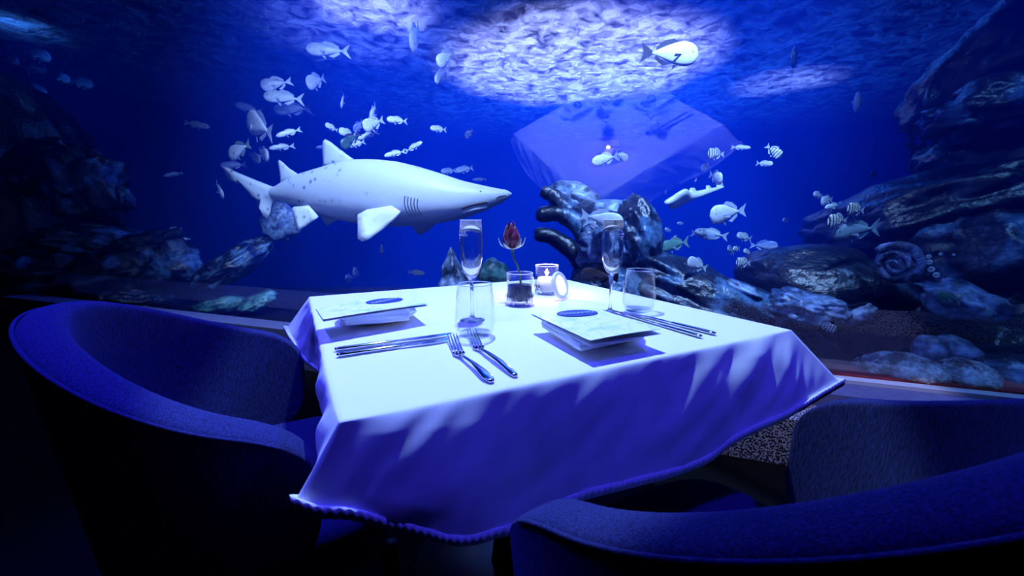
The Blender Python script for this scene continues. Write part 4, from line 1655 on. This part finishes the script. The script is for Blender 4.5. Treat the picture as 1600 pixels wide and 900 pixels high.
G1 = 'silver fish schooling above the shark'
G2 = 'dim blue fish in the top left corner'
G3 = 'tiny distant fish right of centre'
S = 'silver_fish'
FISH = [
    (S, (477, 76), (548, 81), 3.7, 'jack', 'silver', 'largest silver fish at the top left, swimming left under the glints', 0.1, None),
    (S, (407, 135), (457, 127), 3.8, 'bream', 'silver', 'deep-bodied silver fish swimming left, topmost of the left trio', 0.1, None),
    (S, (411, 150), (476, 156), 3.8, 'jack', 'silver', 'silver fish swimming left, middle of the left trio', 0.05, None),
    (S, (479, 132), (508, 122), 3.9, 'bream', 'silver', 'small stout silver fish right of the left trio', 0.25, None),
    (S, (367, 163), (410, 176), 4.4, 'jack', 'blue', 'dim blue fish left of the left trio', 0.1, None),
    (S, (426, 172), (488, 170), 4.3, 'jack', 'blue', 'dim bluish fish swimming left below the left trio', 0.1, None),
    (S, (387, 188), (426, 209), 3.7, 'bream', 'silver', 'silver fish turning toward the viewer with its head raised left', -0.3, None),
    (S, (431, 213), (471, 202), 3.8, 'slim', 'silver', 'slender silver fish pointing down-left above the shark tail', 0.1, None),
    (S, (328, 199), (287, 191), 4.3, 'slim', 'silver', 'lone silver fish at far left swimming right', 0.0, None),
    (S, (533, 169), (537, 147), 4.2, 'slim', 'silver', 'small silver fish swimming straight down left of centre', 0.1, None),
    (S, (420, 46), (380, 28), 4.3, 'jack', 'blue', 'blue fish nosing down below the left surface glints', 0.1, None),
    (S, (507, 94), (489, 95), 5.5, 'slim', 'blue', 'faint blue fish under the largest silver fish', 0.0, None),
    (S, (508, 194), (528, 204), 4.0, 'bream', 'silver', None, 0.1, G1),
    (S, (529, 204), (556, 212), 3.9, 'bream', 'silver', None, 0.15, G1),
    ('dark_fish', (533, 230), (563, 207), 3.6, 'bream', 'dark', 'dark green fish crossing the school above the dorsal fin', 0.1, None),
    (S, (553, 206), (567, 188), 4.2, 'bream', 'blue', None, 0.1, G1),
    (S, (567, 199), (600, 187), 3.8, 'bream', 'silver', None, 0.2, G1),
    (S, (579, 186), (587, 165), 3.9, 'jack', 'silver', None, 0.2, G1),
    (S, (559, 217), (592, 206), 3.9, 'slim', 'silver', None, 0.1, G1),
    (S, (543, 228), (571, 221), 4.0, 'jack', 'silver', None, 0.1, G1),
    (S, (493, 231), (520, 229), 4.8, 'slim', 'blue', None, 0.1, G1),
    (S, (604, 186), (637, 190), 3.9, 'jack', 'silver', 'silver fish swimming left at the right end of the school', 0.1, None),
    (S, (672, 200), (698, 203), 4.0, 'jack', 'silver', 'small silver fish swimming left, halfway to the reflected table', 0.1, None),
    (S, (727, 215), (739, 202), 4.4, 'bream', 'blue', 'small dim fish nosing down left of the reflected table', 0.1, None),
    (S, (600, 244), (634, 236), 3.8, 'slim', 'silver', 'silver fish above the shark back, tail to tail with another', 0.1, None),
    (S, (660, 222), (633, 237), 3.8, 'slim', 'silver', 'silver fish heading up-right above the shark back', 0.1, None),
    (S, (689, 268), (713, 266), 4.2, 'jack', 'blue', 'bluish fish above the shark snout, left of a pair', 0.1, None),
    (S, (712, 267), (740, 262), 4.2, 'jack', 'blue', 'bluish fish above the shark snout, right of a pair', 0.1, None),
    (S, (738, 281), (760, 280), 5.2, 'slim', 'blue', 'faint blue fish just above the shark nose', 0.0, None),
    (S, (358, 244), (391, 224), 3.7, 'bream', 'silver', 'silver fish with a greenish tail above the shark tail', -0.15, None),
    (S, (420, 232), (461, 228), 4.0, 'slim', 'silver', 'slender silver fish level above the second dorsal fin', 0.1, None),
    (S, (407, 251), (389, 240), 4.1, 'bream', 'silver', 'small silver fish pointing down above the shark tail base', 0.1, None),
    (S, (419, 245), (405, 236), 4.1, 'bream', 'silver', 'small stubby silver fish beside the second dorsal fin', 0.2, None),
    (S, (344, 259), (386, 257), 4.3, 'jack', 'blue', 'dim blue fish behind the tip of the shark tail', 0.1, None),
    (S, (349, 309), (337, 284), 4.0, 'jack', 'silver', 'pinkish silver fish diving below the shark tail tip', 0.1, None),
    (S, (256, 275), (287, 270), 4.6, 'slim', 'silver', 'slim silver fish at far left, level with the shark fin tops', 0.1, None),
    (S, (642, 74), (655, 42), 3.7, 'bream', 'silver', 'silver fish swimming down near the top, left of the bright surface', 0.3, None),
    (S, (683, 100), (711, 81), 3.6, 'bream', 'white', 'bright silver fish angled down-left, upper of two by the bright surface', 0.15, None),
    (S, (680, 128), (698, 109), 3.8, 'jack', 'silver', 'silver fish angled down-left, lower of two by the bright surface', 0.2, None),
    (S, (925, 254), (967, 243), 3.1, 'jack', 'white', 'bright white fish swimming left across the reflected table', 0.1, None),
    (S, (981, 248), (961, 240), 3.2, 'bream', 'white', 'bright white fish swimming right across the reflected table', 0.1, None),
    ('white_bream', (974, 351), (906, 335), 2.75, 'bream', 'white', 'big white fish swimming right above the right flute', 0.1, None),
    ('white_bream', (957, 357), (912, 346), 2.95, 'jack', 'white', 'white fish half hidden below the big white fish', 0.1, None),
    (S, (1173, 231), (1142, 230), 3.2, 'slim', 'silver', 'silver fish swimming right past the right corner of the reflected table', 0.1, None),
    (S, (1208, 256), (1181, 255), 3.2, 'jack', 'silver', 'silver fish swimming right below the striped fish', 0.1, None),
    (S, (1128, 282), (1108, 272), 3.1, 'bream', 'white', 'small white fish turning right under the reflected table edge', 0.2, None),
    ('white_bream', (1109, 338), (1166, 328), 2.8, 'bream', 'white', 'plump white fish swimming left, right of centre', 0.1, None),
    (S, (1118, 372), (1079, 364), 3.5, 'jack', 'blue', 'bluish fish under the plump white fish', 0.1, None),
    (S, (1085, 361), (1138, 370), 3.5, 'slim', 'silver', 'slender fish crossing the bluish fish under the plump white fish', 0.1, None),
    ('dark_fish', (1030, 388), (1077, 377), 3.0, 'jack', 'green', 'dark green fish swimming left right of the rock column', 0.1, None),
    (S, (1151, 367), (1175, 374), 3.7, 'jack', 'silver', 'small silver fish left of the blue fish by the rounded boulder', 0.1, None),
    (S, (1216, 385), (1171, 383), 3.2, 'bream', 'blue', 'blue fish swimming right just above the rounded boulder', 0.1, None),
    (S, (1074, 408), (1105, 420), 2.7, 'bream', 'silver', 'silver fish with its back showing over the sloping ridge', 0.1, None),
    (S, (1137, 386), (1147, 397), 3.6, 'bream', 'blue', None, 0.1, G3),
    (S, (1145, 389), (1156, 389), 3.7, 'jack', 'silver', None, 0.1, G3),
    (S, (1162, 391), (1175, 400), 3.6, 'jack', 'silver', None, 0.1, G3),
    (S, (1012, 330), (1023, 328), 5.0, 'jack', 'silver', None, 0.1, G3),
    (S, (1058, 349), (1068, 349), 5.0, 'slim', 'silver', None, 0.1, G3),
    (S, (1039, 358), (1048, 361), 5.0, 'jack', 'silver', None, 0.1, G3),
    (S, (1052, 373), (1058, 369), 5.0, 'jack', 'silver', None, 0.1, G3),
    (S, (1223, 344), (1232, 345), 5.0, 'jack', 'silver', None, 0.1, G3),
    (S, (1040, 297), (1040, 306), 5.0, 'slim', 'silver', None, 0.1, G3),
    (S, (1086, 284), (1089, 279), 5.0, 'slim', 'silver', None, 0.1, G3),
    (S, (1096, 264), (1108, 257), 4.6, 'bream', 'blue', None, 0.1, G3),
    (S, (1271, 303), (1285, 307), 3.5, 'jack', 'silver', 'small silver fish at the top of the cluster left of the dark boulder', 0.1, None),
    (S, (1283, 315), (1301, 312), 3.4, 'bream', 'silver', 'silver fish in the middle of the cluster left of the dark boulder', 0.1, None),
    (S, (1289, 325), (1314, 320), 3.3, 'slim', 'white', 'silver fish at the bottom of the cluster left of the dark boulder', 0.1, None),
    ('grey_fish', (1300, 366), (1375, 355), 2.5, 'jack', 'grey', 'large slate-blue fish below the two striped fish', 0.05, None),
    ('striped_fish', (1106, 240), (1132, 241), 3.0, 'sergeant', 'stripe', 'striped fish at the lower right edge of the reflected table', 0.05, None),
    ('striped_fish', (1220, 245), (1197, 227), 2.9, 'sergeant', 'stripe', 'striped fish nosing down in open water right of the reflected table', 0.05, None),
    ('striped_fish', (1324, 326), (1351, 329), 2.45, 'sergeant', 'stripe', 'striped fish on the dark boulder, upper of two', 0.05, None),
    ('striped_fish', (1293, 347), (1326, 344), 2.45, 'sergeant', 'stripe', 'striped fish on the dark boulder, lower of two', 0.05, None),
    ('striped_fish', (1150, 410), (1173, 411), 2.8, 'sergeant', 'stripe', 'small dark striped fish at the tip of the rounded boulder', 0.05, None),
    ('striped_fish', (1307, 516), (1277, 504), 2.2, 'sergeant', 'stripe', 'striped fish just right of the right table corner', 0.05, None),
    ('dark_fish', (1240, 95), (1243, 77), 3.4, 'bream', 'dark', 'dark fish against the smaller patch of bright surface', 0.25, None),
    (S, (1337, 165), (1344, 142), 3.4, 'bream', 'silver', 'small silver fish swimming down in open water at the right', 0.2, None),
    ('dark_fish', (1447, 166), (1451, 129), 3.2, 'jack', 'dark', 'dark fish swimming down left of the jutting outcrop', 0.15, None),
    ('dark_fish', (1360, 273), (1372, 274), 4.0, 'bream', 'dark', 'tiny dark fish left of the branching coral', 0.1, None),
    (S, (1301, 22), (1272, 22), 4.0, 'slim', 'silver', 'thin silver fish-shaped fleck near the surface at the top right', 0.0, None),  # slim fish mesh drawn for a fleck at the surface
    (S, (1562, 6), (1548, 6), 4.0, 'slim', 'silver', 'tiny silver fish-shaped fleck at the top right, nearest the black boulder', 0.0, None),
    ('brown_fish', (906, 428), (966, 434), 2.35, 'grouper', 'brown', 'brown speckled fish behind the right flute stem', 0.05, None),
    (S, (664, 427), (637, 425), 3.6, 'slim', 'silver', 'small silver fish swimming right just above the left menu', 0.1, None),
    (S, (552, 424), (561, 428), 3.8, 'bream', 'silver', 'tiny pale fish low below the shark belly', 0.2, None),
    (S, (539, 437), (553, 433), 4.2, 'bream', 'blue', 'tiny blue fish low below the shark belly', 0.2, None),
    (S, (596, 387), (597, 398), 3.9, 'bream', 'silver', 'tiny pale fish diving below the shark pelvic fin', 0.2, None),
    (S, (575, 355), (597, 353), 3.6, 'slim', 'silver', 'small silver fish just under the shark belly', 0.1, None),
    (S, (265, 359), (285, 357), 4.7, 'bream', 'silver', 'small silver fish over the left rocks, upper of two', 0.1, None),
    (S, (280, 374), (298, 373), 4.7, 'slim', 'silver', 'small silver fish over the left rocks, lower of two', 0.1, None),
    (S, (309, 437), (324, 438), 4.2, 'slim', 'silver', 'small silver fish beside the slanting log-like rock', 0.1, None),
    (S, (899, 410), (888, 414), 3.2, 'jack', 'silver', 'small silver fish above the brown speckled fish', 0.1, None),
    ('green_fish', (1462, 459), (1502, 471), 2.05, 'slim', 'green', 'green fish over the mottled rock below the spiral shell', 0.05, None),
]
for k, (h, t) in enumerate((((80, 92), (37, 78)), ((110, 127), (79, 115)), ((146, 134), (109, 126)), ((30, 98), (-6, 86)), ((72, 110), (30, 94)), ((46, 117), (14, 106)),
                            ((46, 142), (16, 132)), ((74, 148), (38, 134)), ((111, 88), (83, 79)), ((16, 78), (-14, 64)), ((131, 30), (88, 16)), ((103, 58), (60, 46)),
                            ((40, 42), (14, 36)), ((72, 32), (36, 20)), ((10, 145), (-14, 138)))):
    FISH.append((S, h, t, 5.6 + 0.2 * (k % 3), 'jack', 'blue', None, 0.1, G2))  # unlit silver fish, their dimness put into the darker skin
LABELS = {G1: ['silver fish nearest the left end of the school above the dorsal fin', 'second silver fish from the left in the school above the dorsal fin', 'blue-tinted fish behind the dark green fish in the school', 'plump silver fish beneath the upright one in the school', 'silver fish standing nearly upright at the top of the school', 'slender silver fish just below the plump one in the school', 'silver fish half hidden by the dark green fish, tail to the right', 'faint blue fish left of the first dorsal fin tip'],
          G2: ['dim blue fish with a clear forked tail left of the lone pair, top left', 'dim blue fish, left one of the lone pair at the top left', 'dim blue fish, right one of the lone pair, farthest right at the top left', 'dim blue fish cut by the left frame edge, in the middle row', 'dim blue fish under the fork-tailed one at the top left', 'dim blue fish second from the frame edge in the row above the bottom', 'dim blue fish at the left of the bottom row, top left school', 'dim blue fish at the right of the bottom row, top left school', 'small dim blue fish right of the fork-tailed one at the top left', 'dim blue fish at the left frame edge above the middle row', 'dim blue fish topmost and farthest right of the upper row', 'dim blue fish just below the topmost one at the top left', 'faint blue fish leftmost in the upper row at the top left', 'faint blue fish second in the upper row at the top left', 'faint blue fish at the left frame edge in the bottom row'],
          G3: ['tiny bluish fish leftmost of three above the sloping ridge', 'tiny silver fish in the middle of three above the sloping ridge', 'tiny silver fish rightmost of three above the sloping ridge', 'tiny silver fish level with the top of the rock column', 'tiny silver fish left of the plump white fish head', 'tiny silver fish directly above the dark green fish', 'tiny silver fish touching the tail of the dark green fish', 'tiny silver fish in open water above the rounded boulder', 'tiny upright fish left of the guitarfish nose', 'tiny upright fish above the guitarfish back', 'small bluish fish between the guitarfish and the striped fish']}
for (nm, h, t, dp, shp, sk, lb, dd, grp) in FISH:
    if lb is None:
        lb = LABELS[grp].pop(0)
    fn = M_fingreen if 'greenish tail' in lb else None
    fish(nm, h, t, dp, shp, sk, lb, dd, grp, fn)
fish('surgeonfish', (1092, 86), (1001, 82), 2.6, 'surgeon', 'white', 'white surgeonfish with dark fins before the bright surface at top', 0.03, None, M_findark, fat=0.95)

# guitarfish: long pale body with broad wings and two dorsal fins
gh, gt = at(1039, 317, 3.2), at(1132, 293, 3.5)
gx = (gh - gt)
gL = gx.length
gx.normalize()
gy = Vector((0, 0, 1)).cross(gx).normalized()
gy = (gy + Vector((0, 0, 1.0))).normalized()
gy = (gy - gx * gy.dot(gx)).normalized()
gz = gx.cross(gy)
vs, fs = [], []
nx, nr = 26, 14
for i in range(nx + 1):
    t = i / nx
    x = 0.5 - t
    wq = (0.055 * (1 - t) ** 0.9 + 0.006 + 0.10 * math.exp(-((t - 0.22) / 0.11) ** 2)) * min(1, 0.15 + t / 0.16)
    h = 0.045 * math.sin(math.pi * (0.08 + 0.86 * t ** 0.6)) + 0.005
    bend = 0.05 * max(0, t - 0.55) ** 1.3
    for k in range(nr):
        th = 2 * math.pi * k / nr
        vs.append((x, wq * math.cos(th), h * math.sin(th) + bend))
for i in range(nx):
    for k in range(nr):
        l = (k + 1) % nr
        fs.append((i * nr + k, (i + 1) * nr + k, (i + 1) * nr + l, i * nr + l))
fs.append(tuple(range(nr)))
fs.append(tuple(nx * nr + k for k in range(nr - 1, -1, -1)))


def add_fin(poly, th):
    b = len(vs)
    n = len(poly)
    for s in (1, -1):
        for p in poly:
            vs.append((p[0], s * th, p[1]))
    fs.append(tuple(b + k for k in range(n)))
    fs.append(tuple(b + n + k for k in range(n - 1, -1, -1)))
    for k in range(n):
        l = (k + 1) % n
        fs.append((b + k, b + n + k, b + n + l, b + l))


add_fin([(0.08, 0.045), (0.0, 0.11), (-0.06, 0.10), (-0.05, 0.04)], 0.006)
add_fin([(-0.20, 0.03), (-0.26, 0.09), (-0.31, 0.08), (-0.30, 0.03)], 0.005)
add_fin([(-0.38, 0.03), (-0.52, 0.13), (-0.56, 0.10), (-0.48, 0.0)], 0.005)
gf = mesh_obj('guitarfish', vs, fs, FM['white'])
fix_normals(gf)
gf.matrix_world = Matrix.Translation((gh + gt) / 2) @ Matrix((gx, gy, gz)).transposed().to_4x4() @ Matrix.Diagonal((gL, gL, gL, 1))
tag(gf, 'long pale guitarfish with a flattened head, swimming left', 'fish')

# ------------------------------------------------------------------ shark
m, nt, out = nodes_of('shark skin')
b = N(nt, 'ShaderNodeBsdfPrincipled', Roughness=0.45, **{'Specular IOR Level': 0.4})
tc = nt.nodes.new('ShaderNodeTexCoord')
sx = nt.nodes.new('ShaderNodeSeparateXYZ')
nt.links.new(tc.outputs['Object'], sx.inputs[0])
mr = N(nt, 'ShaderNodeMapRange')
mr.inputs['From Min'].default_value = -0.22
mr.inputs['From Max'].default_value = 0.22
nt.links.new(sx.outputs[2], mr.inputs['Value'])
r = ramp(nt, [(0.20, (0.80, 0.82, 0.84)), (0.45, (0.62, 0.65, 0.68)), (0.9, (0.52, 0.56, 0.60))])
nt.links.new(mr.outputs[0], r.inputs[0])
vo = N(nt, 'ShaderNodeTexVoronoi', Scale=15.0, Randomness=1.0)
nt.links.new(tc.outputs['Object'], vo.inputs['Vector'])
r2 = ramp(nt, [(0.16, (0.30, 0.33, 0.42)), (0.30, (1, 1, 1))])
nt.links.new(vo.outputs[0], r2.inputs[0])
nz = N(nt, 'ShaderNodeTexNoise', Scale=3.5, Detail=4.0)
nt.links.new(tc.outputs['Object'], nz.inputs['Vector'])
r3 = ramp(nt, [(0.46, (1, 1, 1)), (0.56, (0, 0, 0))])
nt.links.new(nz.outputs[0], r3.inputs[0])
# spots fade toward the head
mrx = N(nt, 'ShaderNodeMapRange')
mrx.inputs['From Min'].default_value = 0.45
mrx.inputs['From Max'].default_value = -0.1
nt.links.new(sx.outputs[0], mrx.inputs['Value'])
mlt = N(nt, 'ShaderNodeMath', operation='MULTIPLY')
nt.links.new(r3.outputs[0], mlt.inputs[0])
nt.links.new(mrx.outputs[0], mlt.inputs[1])
mx = N(nt, 'ShaderNodeMix', data_type='RGBA', blend_type='MULTIPLY')
nt.links.new(mlt.outputs[0], mx.inputs[0])
nt.links.new(r.outputs[0], mx.inputs[6])
nt.links.new(r2.outputs[0], mx.inputs[7])
nt.links.new(mx.outputs[2], b.inputs['Base Color'])
bp = N(nt, 'ShaderNodeBump', Strength=0.15, Distance=0.01)
nz2 = N(nt, 'ShaderNodeTexNoise', Scale=30.0, Detail=3.0)
nt.links.new(tc.outputs['Object'], nz2.inputs['Vector'])
nt.links.new(nz2.outputs[0], bp.inputs['Height'])
nt.links.new(bp.outputs[0], b.inputs['Normal'])
nt.links.new(b.outputs[0], out.inputs[0])
M_shark = m
M_mouth = plain('shark mouth lining', (0.05, 0.02, 0.03), 0.6, noise_scale=20)

S_H = at(782, 305, 3.15)       # snout tip
S_T = at(342, 262, 3.75)       # tail tip
sxv = (S_H - S_T)
SL = sxv.length
# profile digitised in units of 1/1438 of the length, x from snout back
KS = SL / 1440.0
top = [(1508, 335), (1485, 322), (1450, 316), (1400, 306), (1300, 283), (1200, 250), (1100, 220), (1000, 196), (900, 184), (800, 182), (700, 197), (600, 217), (500, 238), (430, 262), (370, 288), (320, 300)]
bot = [(1508, 339), (1485, 362), (1450, 380), (1400, 402), (1300, 436), (1200, 455), (1100, 466), (1000, 470), (900, 468), (800, 460), (700, 444), (600, 419), (500, 388), (430, 368), (370, 350), (320, 330)]
wid = [3, 22, 38, 56, 84, 105, 118, 124, 124, 118, 104, 86, 64, 44, 26, 8]
xm, zm = 790, 322
root_m = (S_H + S_T) / 2
hx = Vector((sxv.x, sxv.y, 0)).normalized()
hy = Vector((-hx.y, hx.x, 0))


def sp(x, z, y=0.0):
    """crop pixel -> local metres (x forward, y sideways to its left, z up)"""
    return Vector(((x - xm) * KS, y * KS, -(z - zm) * KS))


def interp(xq, arr):
    for (x0, v0), (x1, v1) in zip(arr, arr[1:]):
        if x0 >= xq >= x1:
            f = (x0 - xq) / (x0 - x1)
            return v0 + (v1 - v0) * f
    return arr[-1][1]


vs, fs = [], []
nxs, nrs = 84, 28
xs = [1508 - (1508 - 320) * (i / nxs) ** 1.05 for i in range(nxs + 1)]
wl = [(t_[0], w_) for t_, w_ in zip(top, wid)]


def smooth_interp(xq, arr):
    d = 14
    return (interp(min(1508, xq + d), arr) + 2 * interp(xq, arr) + interp(max(320, xq - d), arr)) / 4 if xq < 1480 else interp(xq, arr)


for x in xs:
    zt, zb, wq = smooth_interp(x, top), smooth_interp(x, bot), smooth_interp(x, wl)
    cz, hz_ = (zt + zb) / 2, (zb - zt) / 2
    for k in range(nrs):
        th = 2 * math.pi * k / nrs
        c, s = math.cos(th), math.sin(th)
        y = wq * math.copysign(abs(c) ** 0.9, c)
        z = cz - hz_ * math.copysign(abs(s) ** 0.95, s)
        # gill furrows
        vs.append(sp(x, z, y))
for i in range(nxs):
    for k in range(nrs):
        l = (k + 1) % nrs
        fs.append((i * nrs + k, i * nrs + l, (i + 1) * nrs + l, (i + 1) * nrs + k))
fs.append(tuple(range(nrs - 1, -1, -1)))
fs.append(tuple(nxs * nrs + k for k in range(nrs)))


def shark_fin(outline, y0=0.0, ytip=0.0, th=9.0, ref=None):
    """outline in crop pixels; first and last points are the root; thickness falls to the tip"""
    b = len(vs)
    n = len(outline)
    r0, r1 = Vector(outline[0]), Vector(outline[-1])
    mid = (r0 + r1) / 2
    dmax = max((Vector(p) - mid).length for p in outline)
    # inner ring for volume
    cenx = sum(p[0] for p in outline) / n
    cenz = sum(p[1] for p in outline) / n

    def side(p, s, k):
        d = (Vector(p) - mid).length / dmax
        y = y0 + (ytip - y0) * d
        return sp(p[0], p[1], y + s * th * k * (1 - 0.85 * d))
    for s in (1, -1):
        for p in outline:
            vs.append(side(p, s, 0.25))
        for p in outline:
            q = (cenx + (p[0] - cenx) * 0.55, cenz + (p[1] - cenz) * 0.55)
            vs.append(side(q, s, 1.3))
    for si, s in enumerate((1, -1)):
        o = b + si * 2 * n
        for k in range(n):
            l = (k + 1) % n
            q = (o + k, o + l, o + n + l, o + n + k)
            fs.append(q if s > 0 else q[::-1])
        f = tuple(o + n + k for k in range(n))
        fs.append(f if s > 0 else f[::-1])
    for k in range(n):
        l = (k + 1) % n
        fs.append((b + l, b + k, b + 2 * n + k, b + 2 * n + l))


# caudal fin: long upper lobe and short lower lobe
shark_fin([(440, 300), (345, 288), (250, 255), (160, 222), (100, 197), (72, 193), (78, 215), (92, 248), (112, 240), (150, 258), (200, 305), (240, 345), (272, 372), (280, 400), (286, 440), (302, 452), (325, 405), (338, 368), (380, 348), (440, 335)], th=14)
# first and second dorsal
shark_fin([(625, 225), (636, 190), (636, 130), (643, 98), (655, 91), (680, 102), (715, 128), (760, 160), (808, 190)], th=12)
shark_fin([(392, 292), (400, 260), (394, 210), (393, 178), (402, 170), (420, 182), (450, 208), (480, 226), (512, 245)], th=10)
# pelvic (near side), anal
shark_fin([(520, 385), (512, 398), (525, 440), (545, 486), (560, 488), (600, 464), (640, 444), (668, 428), (600, 380)], y0=-55, ytip=-95, th=9)
shark_fin([(530, 385), (540, 398), (560, 440), (580, 470), (640, 444), (668, 428), (610, 380)], y0=45, ytip=70, th=9)
# pectorals
shark_fin([(930, 400), (900, 420), (906, 470), (915, 515), (935, 527), (960, 518), (1010, 480), (1060, 445), (1105, 408), (1040, 385)], y0=-95, ytip=-185, th=12)
shark_fin([(960, 400), (950, 430), (985, 500), (1000, 515), (1040, 500), (1080, 470), (1110, 420), (1050, 395)], y0=95, ytip=190, th=12)
shark = mesh_obj('sand_tiger_shark', vs, fs, M_shark)
fix_normals(shark)
bm = bmesh.new()
bm.from_mesh(shark.data)
bm.to_mesh(shark.data)
bm.free()
ang = math.atan2(sxv.y, sxv.x)
# place so that the body mid falls on its picture position
mid_w = at(308 + 790 * 500 / 1600, 200 + 322 * 500 / 1600, (3.05 + 3.75) / 2)
shark.location = mid_w
shark.rotation_euler = (0, 0, ang)
tag(shark, 'pale grey spotted shark swimming right, mouth slightly open', 'shark')


def on_body(x, z, out_=2.0):
    """near-side (camera side, -y) surface point of the body"""
    zt, zb, wq = smooth_interp(x, top), smooth_interp(x, bot), smooth_interp(x, wl)
    cz, hz_ = (zt + zb) / 2, (zb - zt) / 2
    s = max(-0.98, min(0.98, (cz - z) / hz_))
    c = math.sqrt(1 - s * s)
    return sp(x, z, -(wq * c ** 0.9 + out_))


for k in range(5):
    x0 = 1092 + k * 13
    pts = catmull([on_body(x0 + 6, 345 + k * 3, 0.5), on_body(x0, 375 + k * 2, 0.5), on_body(x0 + 2, 405, 0.5), on_body(x0 + 10, 432 - k * 2, 0.5)], 5)
    tube('gill_slit', pts, [0.001] + [0.0042] * (len(pts) - 2) + [0.001], plain('gill shadow', (0.12, 0.13, 0.17), 0.8, noise_scale=20) if k == 0 else MATS['gill shadow'], shark, 6)
# eye, nostril, mouth line, jaw and teeth
eye = lathe('eye', [(0.0, 0.010), (0.006, 0.008), (0.011, 0.003), (0.012, 0.0)], MATS['white china'], shark, 16)
eye.location = on_body(1393, 330, -4)
eye.rotation_euler = (math.pi / 2, 0, 0)
pup = lathe('pupil', [(0.0, 0.0125), (0.003, 0.0118), (0.005, 0.009), (0.0, 0.006)], M_eye, eye, 12)
mp_ = catmull([on_body(1318, 398, 0.5), on_body(1345, 388, 1), on_body(1380, 379, 1), on_body(1420, 372, 1.0)], 6)
tube('mouth_line', mp_, [0.003] + [0.008] * (len(mp_) - 2) + [0.005], M_mouth, shark, 8)
jaw = catmull([on_body(1318, 412, -2), on_body(1350, 403, 4), on_body(1380, 396, 5), on_body(1412, 391, 3)], 6)
tube('lower_jaw', jaw, [0.006] + [0.011] * (len(jaw) - 2) + [0.006], M_shark, shark, 10)
for k in range(10):
    q = jaw[3 + k] if 3 + k < len(jaw) else jaw[-1]
    b_ = Vector(q) + Vector((0, -0.004, 0.008))
    tube('tooth', [b_, b_ + Vector((0.001, 0, 0.010)), b_ + Vector((0.002, 0, 0.018))], [0.0028, 0.0018, 0.0004], MATS['white china'], shark, 6)
nos = catmull([on_body(1452, 362, 0.5), on_body(1462, 350, 0.8), on_body(1490, 345, 0.8)], 4)
tube('nostril', nos, [0.001] + [0.004] * (len(nos) - 2) + [0.001], MATS['gill shadow'], shark, 6)
